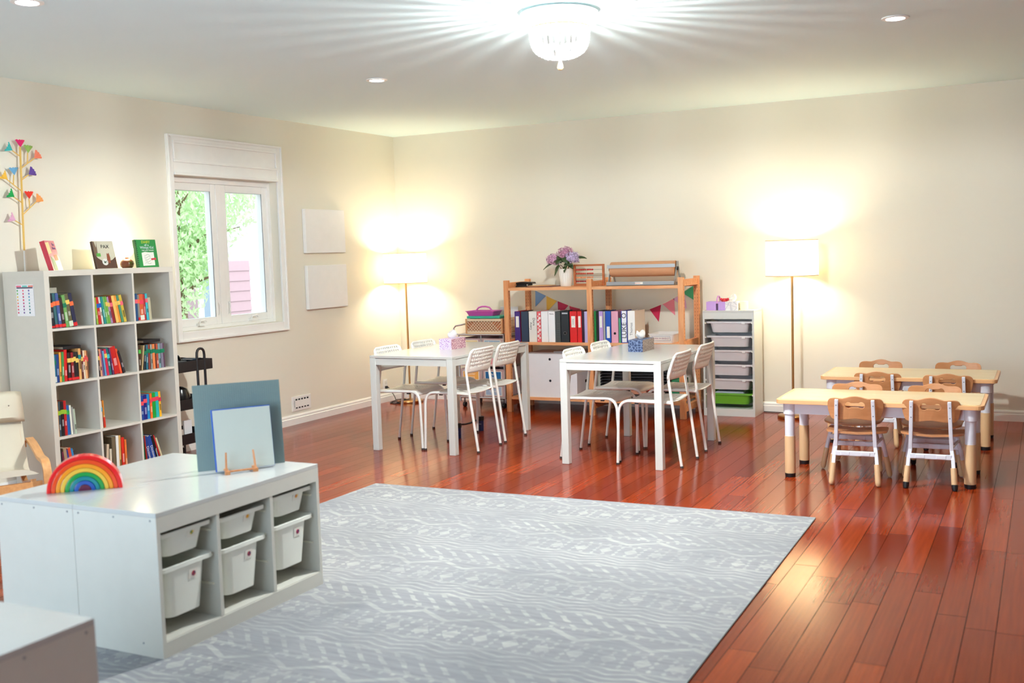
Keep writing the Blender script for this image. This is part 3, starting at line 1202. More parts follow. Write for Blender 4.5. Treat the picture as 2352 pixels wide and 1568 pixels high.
BINM = M((240, 242, 234), .42)
lc1 = low_cabinet(3.189, -6.663, RUGZ, R(90), 'low white cabinet with six storage bins facing the rug')
lc2 = low_cabinet(2.309 - .003, -5.672, RUGZ, R(-90), 'low white cabinet backing onto the one with bins, under the rainbow')
lc3 = low_cabinet(3.896, -7.58, 0, R(180), 'low white cabinet end in the bottom corner nearest the camera')
STK = [((70, 140, 90), 'green sprig'), ((190, 50, 60), 'red ladybird'), ((235, 150, 50), 'orange arch'), ((176, 40, 60), 'crimson apple'), ((215, 96, 50), 'orange fox-coloured'), ((190, 40, 90), 'magenta flower')]
proto = {}
for k, (dz, rim, label) in enumerate((
        (0, (.466, .332), 0), (1, (.452, .322), 0), (2, (.466, .335), 0))):
    cxl = (k * .33 + (.018 if k == 0 else .009) + (k + 1) * .33 - (.018 if k == 2 else .009)) / 2
    wcol = ['nearest the camera', 'in the middle column', 'farthest from the camera'][k]
    for deep in (0, 1):
        rz = rim[deep]
        h = .205 if deep else .098
        key = deep
        yloc = -6.663 + cxl
        nm = 'storage_bin'
        stk, sd = STK[k * 2 + deep]
        lb = '%s white bin with %s sticker, %s of the low cabinet' % ('deep lower' if deep else 'shallow upper', sd, wcol)
        t = thing(nm, lb, 'storage bin', (3.189 - .215, yloc, RUGZ + rz - h), R(90), 'white bins in the low cabinet')
        bm = bin_mesh(.294, .40, h)
        if key not in proto:
            o = obj('tub', bm, BINM, t, smooth=True)
            proto[key] = o.data
        else:
            bm.free()
            o = bpy.data.objects.new('tub', proto[key])
            C.objects.link(o)
            o.parent = t
        zf = h * .72
        ytop = -.194
        yy = -(.193 - .015 * (1 - zf / (h - .016))) - .0012
        tiltx = math.atan2(.015, h - .016)
        bm = BM()
        box(bm, -.022, .022, -.0004, .0004, -.019, .019)
        cd = obj('label_card', bm, PAPERW, t)
        cd.location = (.03, yy - .0006, zf)
        cd.rotation_euler = (tiltx, 0, 0)
        bm = BM()
        rod(bm, (.002, -.0016, 0), (.002, -.0006, 0), .0105 if deep else .008, 18)
        dt = obj('picture_dot', bm, M(stk, .6), cd, smooth=True)
        bm = BM()
        rod(bm, (.006, -.0026, .003), (.006, -.0016, .003), .0045, 12)
        rod(bm, (-.002, -.0026, -.004), (-.002, -.0016, -.004), .0035, 12)
        obj('picture_dot', bm, M((60, 70, 110) if deep else (235, 200, 70), .6), cd, smooth=True)

# tall drawer tower
tt = thing('drawer_tower', 'tall narrow white cabinet of pull-out bins beside the pine shelves', 'cabinet', (3.4132, -.3433, 0), .0088)
W, D, HH = .46, .30, .94
bx('side_panel', (0, .018, 0, D, 0, HH - .018), WHITE, tt)
bx('side_panel', (W - .018, W, 0, D, 0, HH - .018), WHITE, tt)
bx('top', (0, W, 0, D, HH - .018, HH), WHITE_TOP, tt, bevel=.0015)
bx('front_rail', (.018, W - .018, 0, .016, HH - .075, HH - .018), WHITE, tt)
bx('bottom_shelf', (.018, W - .018, .006, D - .01, .05, .066), WHITE, tt)
bx('plinth', (.018, W - .018, 0, .016, 0, .062), WHITE, tt)
bx('back_panel', (.018, W - .018, D - .01, D - .004, .06, HH - .075), WHITE, tt)
zs = [.842, .715, .588, .460, .332, .202]
bm = BM()
for z in zs:
    for a in (.018, W - .026):
        box(bm, a, a + .008, .02, .27, z - .022, z - .017)
        rod(bm, (a + .004, .004, z - .012), (a + .004, .016, z - .012), .007, 10)
obj('bin_runner', bm, M((232, 228, 214), .4), tt)
milk = M((214, 212, 216), .35)
green = M((104, 172, 52), .35)
order = ['topmost', 'second', 'third', 'fourth', 'fifth']
p0 = None
for i, z in enumerate(zs):
    lb = '%s milky white bin from the top of the drawer tower' % order[i] if i < 5 else 'bright green bin at the bottom of the drawer tower'
    if i == 0:
        lb = 'topmost milky white bin in the drawer tower'
    t = thing('storage_bin', lb, 'storage bin', (3.4132 + .23, -.3433 + .155, z - .098), 0, 'bins in the drawer tower')
    if p0 is None or i == 5:
        o = obj('tub', bin_mesh(.418, .268, .098, .03, .034), green if i == 5 else milk, t, smooth=True)
        if p0 is None:
            p0 = o.data
    else:
        o = bpy.data.objects.new('tub', p0)
        C.objects.link(o)
        o.parent = t
    if i < 5:
        bx('label_holder', (.115, .145, -.136, -.132, .072, .090), M((236, 236, 236), .4), t)
    else:
        bm = BM()
        for q in range(4):
            box(bm, -.17 + q * .01, .12 - q * .006, -.10, .08, .085 + q * .006, .089 + q * .006, Matrix.Rotation(.03 * q, 4, 'Z'))
        o = obj('paper_sheaf', bm, M((206, 216, 230), .8), t)
# things on the tower
LILAC = M((200, 160, 226), .4)
cd = thing('caddy', 'lilac plastic caddy with handle on the drawer tower', 'caddy', (3.535, -.24, .94))
bm = BM()
for a in (-.1, .008):
    box(bm, a, a + .088, -.055, .055, 0, .006)
    for d in ((a, a + .004, -.055, .055), (a + .084, a + .088, -.055, .055), (a + .004, a + .084, -.055, -.051), (a + .004, a + .084, .051, .055)):
        box(bm, *d, .006, .076)
obj('cup', bm, LILAC, cd)
bm = BM()
box(bm, -.012, .008, -.055, .055, .060, .076)
tube(bm, [(-.002, -.05, .07), (-.002, -.046, .10), (-.002, -.02, .122), (-.002, .02, .122), (-.002, .046, .10), (-.002, .05, .07)], .007, 8)
obj('handle', bm, M((208, 150, 214), .4), cd, smooth=True)
bm = BM()
rnd = random.Random(5)
for i in range(9):
    bmesh.ops.create_icosphere(bm, subdivisions=2, radius=.013, matrix=Matrix.Translation((.052 + rnd.uniform(-.03, .03), rnd.uniform(-.03, .03), .076 + rnd.uniform(0, .02))))
o = obj('pompoms', bm, M((210, 60, 70), .8), None, smooth=True)
o.location = (3.535, -.24, .94)
tag(o, 'small red balls heaped in the lilac caddy', 'craft balls')
o['kind'] = 'stuff'
tissue_box(3.668, -.27, .94, 0, (.105, .11, .078), [pattern_mat('marble_print', (236, 234, 234), (200, 198, 204), 24, .01)], 'white marbled cube tissue box on the drawer tower', 2)
bm = BM()
lathe(bm, [(0, 0), (.034, 0), (.036, .004), (.036, .074), (.032, .078), (0, .078)], 28)
o = obj('jar', bm, M((246, 236, 204), .4), None, smooth=True)
o.location = (3.766, -.25, .94)
tag(o, 'cream lidded jar beside the marbled tissue box', 'jar')

# ------------------------------------------------------------------ pine shelving
iv = thing('pine_shelf_unit', 'open pine shelving unit holding ring binders and white boxes', 'shelving', (0, 0, 0))
PX = [(1.572, 1.622), (2.420, 2.470), (3.280, 3.330)]
YF, YB = -.630, -.130
for a, b_ in PX:
    for y in (YF, YB - .04):
        bx('upright', (a, b_, y, y + .04, 0, 1.249), PINEV, iv, bevel=.002)
    for z in (1.20, .66, .09):
        bx('side_rail', (a + .008, b_ - .008, YF + .04, YB - .04, z - .03, z + .028), PINE, iv)
    bm = BM()
    for y in (YF + .02, YB - .02):
        for i in range(34):
            z = .12 + i * .032
            for xx in (a, b_):
                rod(bm, (xx - .0006, y, z), (xx + .0006, y, z), .0032, 6)
    for i in range(34):
        z = .12 + i * .032
        for q in (.013, .037):
            rod(bm, (a + q, YB - .0404, z), (a + q, YB - .0396, z), .0032, 6)
    obj('peg_hole', bm, M((90, 50, 28), .8), iv)
for s in (0, 1):
    a, b_ = PX[s][1], PX[s + 1][0]
    for z in (1.179, .668, .149):
        bm = BM()
        box(bm, a, b_, YF + .003, YF + .022, z - .026, z)
        box(bm, a, b_, YB - .022, YB - .003, z - .026, z)
        for i in range(6):
            y = YF + .022 + i * .0766
            box(bm, a, b_, y + .002, y + .072, z - .012, z)
        obj('shelf_board', bm, PINE, iv)

# ring binders: (x0, x1, height, spine colour, cover colour, extra, label)
RB = [
    (1.664, 1.722, .288, (66, 40, 120), (150, 20, 36), 'label', 'dark red ring binder with purple spine at the trolley end of shelf'),
    (1.733, 1.806, .286, (48, 62, 84), (22, 24, 30), None, 'slate blue ring binder beside the purple-spined one'),
    (1.813, 1.893, .287, (232, 229, 224), (222, 218, 212), 'names', 'white ring binder with two handwritten names down its spine'),
    (1.898, 1.936, .285, (226, 96, 104), (226, 60, 70), 'print', 'red and white patterned binder spine'),
    (1.940, 2.010, .286, (240, 240, 242), (236, 236, 238), None, 'plain white ring binder beside the red patterned one'),
    (2.015, 2.081, .286, (242, 242, 245), (236, 236, 238), 'scribble', 'white ring binder with a short note at its top'),
    (2.086, 2.136, .285, (72, 76, 76), (40, 42, 42), 'creases', 'charcoal grey ring binder'),
    (2.143, 2.222, .288, (34, 40, 46), (14, 15, 17), 'ring', 'black lever-arch binder with a metal finger ring'),
    (2.232, 2.302, .286, (216, 30, 34), (190, 16, 20), 'label', 'fat red ring binder with white spine label'),
    (2.308, 2.350, .286, (220, 34, 36), (96, 14, 24), 'label', 'slim red ring binder with white spine label'),
    (2.354, 2.374, .286, (52, 20, 44), (40, 16, 34), None, 'thin dark maroon folder beside the slim red binder'),
    (2.377, 2.408, .284, (186, 176, 222), (176, 166, 214), None, 'lavender folder half behind the middle upright'),
    (2.474, 2.492, .286, (18, 130, 60), (14, 110, 50), None, 'green folder next to the middle upright'),
    (2.496, 2.514, .284, (24, 26, 30), (16, 17, 20), None, 'thin black folder beside the green one'),
    (2.520, 2.560, .286, (190, 158, 216), (60, 30, 80), 'label', 'lilac ring binder with a white label'),
    (2.564, 2.580, .284, (170, 170, 172), (150, 150, 152), None, 'thin grey folder beside the lilac binder'),
    (2.584, 2.636, .286, (24, 82, 182), (18, 52, 130), 'lowlabel', 'bright blue ring binder with low white label'),
    (2.641, 2.706, .285, (226, 164, 188), (206, 140, 166), 'hole', 'pink lever-arch binder with a black finger hole'),
    (2.711, 2.731, .225, (76, 150, 122), (60, 130, 104), None, 'short sea green notebook among the binders'),
    (2.736, 2.792, .288, (238, 240, 246), (40, 64, 170), 'luke', 'white ring binder with blue edges and large lettering'),
    (2.798, 2.866, .288, (242, 242, 240), (240, 232, 220), 'thomas', 'white ring binder at the open end of the row'),  # beige light on its side is put into the cover colour
]
INK = M((52, 54, 60), .7)
for x0, x1, h, sc_, cc, ex, lb in RB:
    t = thing('ring_binder', lb, 'binder', ((x0 + x1) / 2, YF + .036, .668), 0, 'ring binders on the pine shelf')
    w = x1 - x0
    bm = BM()
    box(bm, -w / 2, -w / 2 + .003, .002, .265, 0, h)
    box(bm, w / 2 - .003, w / 2, .002, .265, 0, h)
    obj('cover', bm, M(cc, .4), t)
    spn = bx('spine', (-w / 2, w / 2, -.002, .002, 0, h), M(sc_, .38), t, bevel=.0012)
    bx('pages', (-w / 2 + .003, w / 2 - .003, .03, .25, .01, h - .02), M((120, 116, 112) if sum(cc) < 300 else (206, 202, 196), .9), t)
    y = -.0026
    if ex in ('label', 'lowlabel'):
        zc = .19 if ex == 'label' else .095
        bx('spine_label', (-w * .28, w * .28, y - .0005, -.002, zc - .052, zc + .052), PAPERW, t)
        if ex == 'label' and w > .065:
            text('Science', .017, (0, y - .0008, zc), SPINE_Y, INK, t)
    elif ex == 'names':
        text('Dora', .034, (.012, y, .19), SPINE_Y, INK, t)
        text('Avery', .030, (-.018, y, .15), SPINE_Y, INK, t)
    elif ex == 'print':
        bm = BM()
        for i in range(14):
            bmesh.ops.create_icosphere(bm, subdivisions=1, radius=.007 + .004 * (i % 3), matrix=Matrix.Translation((-.008 + .016 * (i % 2), -.002, .02 + i * .0185)) @ Matrix.Diagonal((1, .08, 1, 1)))
        obj('printed_motif', bm, M((244, 226, 224), .5), t)
    elif ex == 'scribble':
        text('Maths', .018, (0, y, .262), FACE_Y, INK, t)
    elif ex == 'creases':
        bm = BM()
        for i in range(7):
            box(bm, -.016, .016, y - .0002, -.0019, .05 + i * .02, .052 + i * .02)
        obj('spine_ribs', bm, M((96, 100, 98), .4), t)
    elif ex in ('ring', 'hole'):
        bm = BM()
        rod(bm, (0, y - .0004, .085), (0, -.001, .085), .0115, 20)
        obj('finger_hole', bm, M((8, 8, 9), .8), t)
        if ex == 'ring':
            bm = BM()
            tube(bm, [(.0135 * math.cos(2 * PI * i / 20), y - .0012, .085 + .0135 * math.sin(2 * PI * i / 20)) for i in range(20)], .0022, 6, closed=True)
            obj('metal_ring', bm, CHROME, t, smooth=True)
            bx('spine_label', (-.028, .028, y - .0004, -.002, .262, .274), M((200, 204, 210), .6), t)
    elif ex == 'luke':
        bm = BM()
        for a in (-w / 2, w / 2 - .006):
            box(bm, a, a + .006, y - .0003, -.0019, 0, h)
        box(bm, -w / 2 + .006, w / 2 - .006, y - .0003, -.0019, 0, .006)
        obj('edge_stripe', bm, M((44, 68, 176), .5), t)
        text('LUKE  O', .062, (0, y - .0003, .155), (R(90), R(-90), 0), INK, t)
    elif ex == 'thomas':
        text('Thomas', .036, (0, y, .125), (R(90), R(-90), 0), M((110, 112, 118), .7), t)
# white storage boxes, bottom shelf
for i, z in enumerate((.149, .353)):
    t = thing('storage_box', ('upper' if i else 'lower') + ' white cardboard storage box with round finger hole under the binders', 'box', (2.017, YF + .035, z), 0, 'white boxes on the bottom shelf')
    hh = .2 if i else .203
    bm = BM()
    w = .272
    box(bm, -w, w, 0, .42, 0, .005)
    for d in ((-w, -w + .005, 0, .42), (w - .005, w, 0, .42), (-w + .005, w - .005, 0, .005), (-w + .005, w - .005, .415, .42)):
        box(bm, *d, .005, hh)
    obj('carton', bm, M((232, 232, 238), .45), t)
    bx('lid', (-w - .001, w + .001, -.001, .421, hh - .001, hh + .001 if not i else hh + .004), M((232, 232, 238), .45), t)
    bm = BM()
    rod(bm, (0, -.0008, hh * .77), (0, .001, hh * .77), .012, 20)
    obj('finger_hole', bm, M((30, 30, 44), .8), t)
    bm = BM()
    box(bm, w - .001, w + .0012, .19, .26, hh * .62, hh * .62 + .026)
    obj('handle_slot', bm, M((40, 32, 28), .8), t)
o = bx('tray', (2.0, 2.28, -.47, -.2, .558, .572), M((205, 203, 204), .5), None, bevel=.004)
tag(o, 'shallow grey tray lying on the upper white storage box', 'tray')
# stacked letter trays
t0 = None
for i in range(6):
    z = .268 + i * .0265
    lb = 'black plastic letter tray stacked under the binders, %s from the top' % ['topmost', 'second', 'third', 'fourth', 'fifth', 'sixth'][5 - i]
    if i == 5:
        lb = 'black plastic letter tray on top of the stack under the binders'
    if t0 is None:
        t0 = thing('letter_tray', lb, 'tray', (2.83, YF + .06, z), 0, 'stacked black letter trays')
        bm = BM()
        box(bm, -.315, .315, 0, .30, 0, .004)
        for d in ((-.32, -.315, 0, .3), (.315, .32, 0, .3), (-.315, .315, .296, .3)):
            box(bm, *d, 0, .021)
        for k in range(28):
            x = -.315 + k * .0225
            box(bm, x, x + .0226, 0, .004, 0, .013 + .006 * math.sin(k * PI / 13.5) ** 2)
        box(bm, -.327, -.32, .02, .05, .006, .016)
        box(bm, .32, .327, .02, .05, .006, .016)
        obj('tray_shell', bm, M((20, 21, 26), .35), t0)
    else:
        dup(t0, (2.83, YF + .06, z), 0, lb)
for (a, b_, y0, y1, z0, z1, c, lb) in (
        (2.50, 3.16, -.55, -.28, .149, .2, (64, 56, 54), 'dark brown folder box lying under the black letter trays'),
        (2.52, 2.95, -.57, -.29, .2005, .236, (176, 120, 96), 'tan cardboard box lying under the black letter trays'),
        (2.68, 3.15, -.575, -.29, .2362, .2665, (178, 60, 62), 'red folder box directly under the black letter trays')):
    tag(bx('flat_box', (a, b_, y0, y1, z0, z1), M(c, .6), None, bevel=.003), lb, 'box')
tag(bx('book', (3.185, 3.26, -.56, -.3, .149, .335), M((22, 120, 78), .5), None, bevel=.002), 'thick green book standing at the lamp end of the bottom shelf', 'book')
# turn-in basket
tb = thing('paper_basket', 'white plastic basket with a paper sign on the binder shelf', 'basket', (3.115, -.47, .668))
bm = BM()
rings = []
for w, d, z in ((.095, .11, 0), (.122, .135, .085), (.128, .14, .085), (.128, .14, .078)):
    rings.append([bm.verts.new((a, b_, z)) for a, b_ in rrect(w * 2, d * 2, .02)])
for a, b_ in zip(rings, rings[1:]):
    for j in range(len(a)):
        bm.faces.new((a[j], a[(j + 1) % len(a)], b_[(j + 1) % len(a)], b_[j]))
bm.faces.new(rings[0][::-1])
obj('tub', bm, translucent('basket_plastic', (240, 240, 238), .25), tb, smooth=True)
sg = bx('sign', (-.085, .085, -.0008, .0008, -.02, .02), PAPERW, tb)
sg.location = (-.005, -.129, .042)
sg.rotation_euler = (R(16.5), 0, 0)
text('TURN IN BASKET', .0205, (0, -.0012, 0), FACE_Y, M((150, 70, 110), .6), sg)
bm = BM()
for d in ((-.085, .085, .0175, .02), (-.085, .085, -.02, -.0175), (-.085, -.0825, -.0175, .0175), (.0825, .085, -.0175, .0175)):
    box(bm, d[0], d[1], -.0011, -.0008, d[2], d[3])
obj('border', bm, M((120, 124, 168), .6), sg)
# things on the top shelf
hp = thing('hole_punch', 'black desktop hole punch on top of the pine shelves', 'hole punch', (1.69, -.40, 1.179))
bm = BM()
box(bm, -.1, .1, -.055, .055, 0, .012)
box(bm, -.09, .06, -.035, .04, .012, .028)
obj('base', bm, M((26, 26, 28), .35), hp, bevel=.003)
bm = BM()
prism(bm, [(-.11, .030), (.10, .030), (.09, .046), (-.02, .050), (-.10, .040)], .085, ((0, -.045, 0), (1, 0, 0), (0, 0, 1), (0, 1, 0)))
obj('handle', bm, M((16, 16, 18), .25), hp, bevel=.003)
bm = BM()
rod(bm, (.045, -.047, .02), (.045, -.042, .02), .007, 12)
obj('bolt', bm, CHROME, hp)
for i, (x, w, c, lb) in enumerate(((1.90, .14, (118, 52, 46), 'dark red folder lying flat beside the flower pot'), (1.885, .11, (206, 160, 110), 'tan card lying on the dark red folder beside the flower pot'))):
    bm = BM()
    z = .0 if i == 0 else .009
    prism(bm, [(-w, z), (w, z), (w * .9, z + .006), (0, z + .008), (-w * .95, z + .004)], .24 - i * .05, ((0, -.12, 0), (1, 0, 0), (0, 0, 1), (0, 1, 0)))
    o = obj('folder', bm, M(c, .6))
    o.location = (x, -.42, 1.179)
    tag(o, lb, 'folder')
# flower pot
fp = thing('flower_pot', 'white pot of mauve hydrangea blooms on the pine shelves', 'potted flowers', (2.11, -.38, 1.179))
bm = BM()
n = 40
pr = [(.048, 0), (.052, .004), (.056, .05), (.064, .11), (.071, .158), (.073, .163), (.069, .163), (.06, .12), (.05, .11)]
rings = []
for r, z in pr:
    rings.append([bm.verts.new(((r + .0016 * math.cos(j * PI)) * math.cos(2 * PI * j / n), (r + .0016 * math.cos(j * PI)) * math.sin(2 * PI * j / n), z)) for j in range(n)])
for a, b_ in zip(rings, rings[1:]):
    for j in range(n):
        bm.faces.new((a[j], a[(j + 1) % n], b_[(j + 1) % n], b_[j]))
bm.faces.new(rings[0][::-1])
bm.faces.new(rings[-1])
obj('pot', bm, M((240, 238, 232), .3), fp, smooth=True)
heads = [(-.115, -.02, .25, .058, (196, 148, 178)), (.0, .01, .305, .07, (184, 128, 158)), (.085, -.03, .265, .06, (184, 166, 200))]
bm = BM()
for hx, hy, hz, r, c in heads + [(-.06, 0, .2, 0, 0), (.05, .03, .24, 0, 0)]:
    tube(bm, arc_pts((hx * .15, hy * .2, .11), (hx * .4, hy, .2), (hx, hy, hz), 6), .003, 6)
obj('stem', bm, M((110, 70, 58), .7), fp, smooth=True)
rnd = random.Random(11)


def leaf(bm, base, tip, w, droop=.02):
    base, tip = Vector(base), Vector(tip)
    d = tip - base
    sd = d.cross(Vector((rnd.uniform(-.3, .3), rnd.uniform(-1, -.3), rnd.uniform(.3, 1)))).normalized()
    prev = None
    for i in range(7):
        u = i / 6
        ww = w * math.sin(PI * min(1, u * .93 + .05)) ** .8
        c = base + d * u + Vector((0, 0, -droop * (2 * u - 1) ** 2 + droop))
        cur = [bm.verts.new(c - sd * ww), bm.verts.new(c + Vector((0, 0, -.004))), bm.verts.new(c + sd * ww)]
        if prev:
            for k in (0, 1):
                bm.faces.new((prev[k], prev[k + 1], cur[k + 1], cur[k]))
        prev = cur


for (b0, tp, w) in (((-.05, -.03, .235), (-.21, -.05, .16), .024), ((-.04, -.05, .20), (-.085, -.07, .10), .02), ((.06, -.02, .24), (.225, -.02, .255), .02),
                    ((0, -.04, .20), (.10, -.07, .20), .032), ((-.02, -.05, .22), (-.12, -.06, .23), .034), ((0, -.06, .27), (.06, -.09, .21), .036), ((.0, -.05, .25), (-.06, -.09, .21), .034),
                    ((.02, -.04, .19), (.02, -.08, .13), .03), ((.03, -.03, .2), (.1, -.05, .16), .024), ((.05, 0, .23), (.12, .05, .22), .03), ((-.03, .02, .23), (-.1, .06, .22), .03), ((0, -.03, .24), (.03, -.085, .245), .035), ((-.02, -.03, .25), (-.05, -.085, .255), .035)):
    bm = BM()
    leaf(bm, b0, tp, w)
    obj('leaf', bm, M((58, 78, 40), .4), fp, smooth=True, solid=.0012)
for hx, hy, hz, r, c in heads:
    bm = BM()
    for i in range(190):
        th = math.acos(1 - 1.8 * (i + .5) / 190)
        ph = i * 2.39996
        dr = Vector((math.sin(th) * math.cos(ph), math.sin(th) * math.sin(ph), math.cos(th)))
        p = Vector((hx, hy, hz)) + Vector((dr.x * r * 1.05, dr.y * r, dr.z * r * .85)) * rnd.uniform(.72, 1.2)
        a = dr.orthogonal().normalized()
        b_ = dr.cross(a)
        tw = rnd.uniform(0, 1.5)
        s = rnd.uniform(.010, .015)
        for k in range(4):
            an = tw + k * PI / 2
            q = a * math.cos(an) + b_ * math.sin(an)
            q2 = dr.cross(q)
            vs = [bm.verts.new(p), bm.verts.new(p + q * s * .6 + q2 * s * .42 + dr * .002), bm.verts.new(p + q * s + dr * .004), bm.verts.new(p + q * s * .6 - q2 * s * .42 + dr * .002)]
            f = bm.faces.new(vs)
            f.material_index = 0 if rnd.random() < .6 else 1
    bmesh.ops.create_icosphere(bm, subdivisions=2, radius=r * .62, matrix=Matrix.Translation((hx, hy, hz)))
    obj('bloom', bm, [M(c, .6), M(tuple(min(255, int(v_ * 1.12 + 10)) for v_ in c), .6)], fp)
# abacus
ab = thing('abacus', 'wooden abacus with rows of red beads leaning beside the flower pot', 'abacus', (2.325, -.33, 1.179), -.02)
bm = BM()
for d in ((-.155, -.137, 0, .20), (.137, .155, 0, .20), (-.137, .137, .182, .20), (-.137, .137, 0, .02)):
    box(bm, d[0], d[1], -.012, .012, d[2], d[3])
obj('frame', bm, wood('abacus_frame', (176, 96, 52), (196, 116, 68), 'X', 5, 10), ab, bevel=.002)
rows = [(.150, (196, 26, 26)), (.114, (190, 60, 40)), (.077, (232, 150, 96)), (.041, (150, 12, 22))]
for z, c in rows:
    bm = BM()
    rod(bm, (-.137, 0, z), (.137, 0, z), .0014, 6)
    w = obj('wire', bm, M((110, 106, 112), .4, .5), ab)
    bm = BM()
    for i in range(10):
        bmesh.ops.create_icosphere(bm, subdivisions=2, radius=.0085, matrix=Matrix.Translation((-.127 + i * .0175 + (.006 if i > 5 else 0), 0, z)))
    obj('bead_row', bm, M(c, .35), w, smooth=True)
# kraft roll dispenser
kd = thing('paper_roll_dispenser', 'grey metal dispenser with a wide roll of brown kraft paper on pine shelves', 'paper dispenser', (2.89, -.40, 1.179))
bm = BM()
for s in (-1, 1):
    x = s * .315
    prism(bm, [(-.10, 0), (.12, 0), (.03, .21), (0, .21)], .006, ((x - .003, 0, 0), (0, 1, 0), (0, 0, 1), (1, 0, 0)), [[(-.055, .025), (.085, .025), (.02, .14), (0, .14)]])
box(bm, -.32, .32, -.115, -.105, 0, .036)
box(bm, -.32, .32, -.115, -.09, .0, .004)
obj('frame', bm, GREYMETAL, kd)
bm = BM()
for r0 in (0,):
    pass
prism(bm, [(.068 * math.cos(2 * PI * i / 48), .068 * math.sin(2 * PI * i / 48)) for i in range(48)], .61, ((-.305, -.01, .146), (0, 1, 0), (0, 0, 1), (1, 0, 0)), [[(.02 * math.cos(2 * PI * i / 24), .02 * math.sin(2 * PI * i / 24)) for i in range(24)]])
obj('paper_roll', bm, M((204, 150, 112), .75), kd, smooth=True)
bm = BM()
box(bm, -.322, .322, -.086, -.082, .158, .188)
obj('cutter_bar', bm, M((180, 184, 188), .4, .4), kd)
for s in (-1, 1):
    bm = BM()
    rod(bm, (s * .305, -.01, .146), (s * .33, -.01, .146), .016, 18)
    obj('end_cap', bm, BLACK, kd, smooth=True)
sg = bx('sticker', (-.045, .03, -.1162, -.115, .012, .03), PAPERW, kd)
text('BULMAN', .013, (-.02, -.1166, .021), FACE_Y, M((190, 60, 60), .6), sg)
# bunting on the wall
bn = thing('bunting', 'string of coloured triangle pennants hung on the back wall behind pine shelves', 'bunting', (0, -.004, 0))
cord = [(1.56, 1.15), (1.66, 1.105), (1.80, 1.04), (2.0, .965), (2.25, .905), (2.45, .892), (2.62, .905), (2.80, .937), (2.95, .993), (3.06, 1.048), (3.22, 1.150), (3.26, 1.18)]


def cz(x):
    for (a, za), (b_, zb) in zip(cord, cord[1:]):
        if a <= x <= b_:
            return za + (zb - za) * (x - a) / (b_ - a)
    return cord[-1][1]


bm = BM()
tube(bm, [(x, 0, z) for x, z in cord], .0022, 6)
obj('cord', bm, M((235, 225, 205), .8), bn)
for x, c in ((1.665, (128, 166, 214)), (1.785, (240, 196, 88)), (1.905, (200, 54, 92)), (2.03, (214, 70, 100)), (2.15, (90, 160, 200)), (2.27, (120, 180, 110)), (2.39, (236, 180, 80)), (2.51, (150, 120, 190)), (2.63, (220, 110, 130)), (2.855, (206, 44, 86)), (2.985, (244, 148, 164)), (3.085, (226, 180, 214)), (3.18, (70, 168, 122))):
    bm = BM()
    xa, xb = x - .058, x + .058
    za, zb = cz(xa), cz(xb)
    mx_, mz = (xa + xb) / 2, (za + zb) / 2
    nx, nz_ = (zb - za), -(xb - xa)
    ln = math.hypot(nx, nz_)
    tip = (mx_ + nx / ln * .15, mz + nz_ / ln * .15)
    if x == 2.855:
        tip = (tip[0] - .02, tip[1])
    prism(bm, [(xa, za), (xb, zb), tip], .0014, ((0, -.0007, 0), (1, 0, 0), (0, 0, 1), (0, 1, 0)))
    obj('pennant', bm, M(c, .8), bn)

# ------------------------------------------------------------------ chrome drawer trolley
ty = thing('drawer_trolley', 'chrome-framed trolley of clear drawers with word cards beside the pine shelves', 'trolley', (.965, -.45, 0))
# local: x 0..0.5, y 0..0.38
bm = BM()
for x in (.0, .50):
    for y in (.0, .38):
        rod(bm, (x, y, .06), (x, y, .725), .009, 10)
for z in (.10, .72):
    for y in (0, .38):
        rod(bm, (0, y, z), (.5, y, z), .009, 10)
    for x in (0, .5):
        rod(bm, (x, 0, z), (x, .38, z), .009, 10)
for y in (0, .38):
    rod(bm, (.252, y, .1), (.252, y, .72), .006, 8)
tube(bm, [(0, .0, .72), (-.045, .0, .735), (-.052, .0, .78), (-.03, .0, .806), (.05, 0, .82), (.05, .38, .82), (-.03, .38, .806), (-.052, .38, .78), (-.045, .38, .735), (0, .38, .72)], .008, 8)
obj('frame', bm, CHROME, ty, smooth=True)
bx('top_tray', (.004, .496, .004, .376, .716, .724), M((214, 196, 200), .4), ty)
for x in (.03, .47):
    for y in (.03, .35):
        bm = BM()
        rod(bm, (x - .012, y, .024), (x + .012, y, .024), .024, 18)
        rod(bm, (x, y, .03), (x, y, .1), .006, 8)
        obj('caster', bm, BLACK, ty, smooth=True)
DRAW = M((196, 168, 168), .35)
cards = {(0, 0): ((238, 214, 160), 'Counters'), (1, 0): ((150, 178, 204), 'Puzzles'), (0, 1): ((232, 208, 150), ''), (1, 1): ((236, 164, 176), ''), (0, 2): ((242, 176, 84), 'Reader\nBoxes'), (1, 2): ((22, 104, 164), 'Busy\nBags'), (0, 3): ((210, 190, 160), ''), (1, 3): ((168, 190, 216), 'Games')}
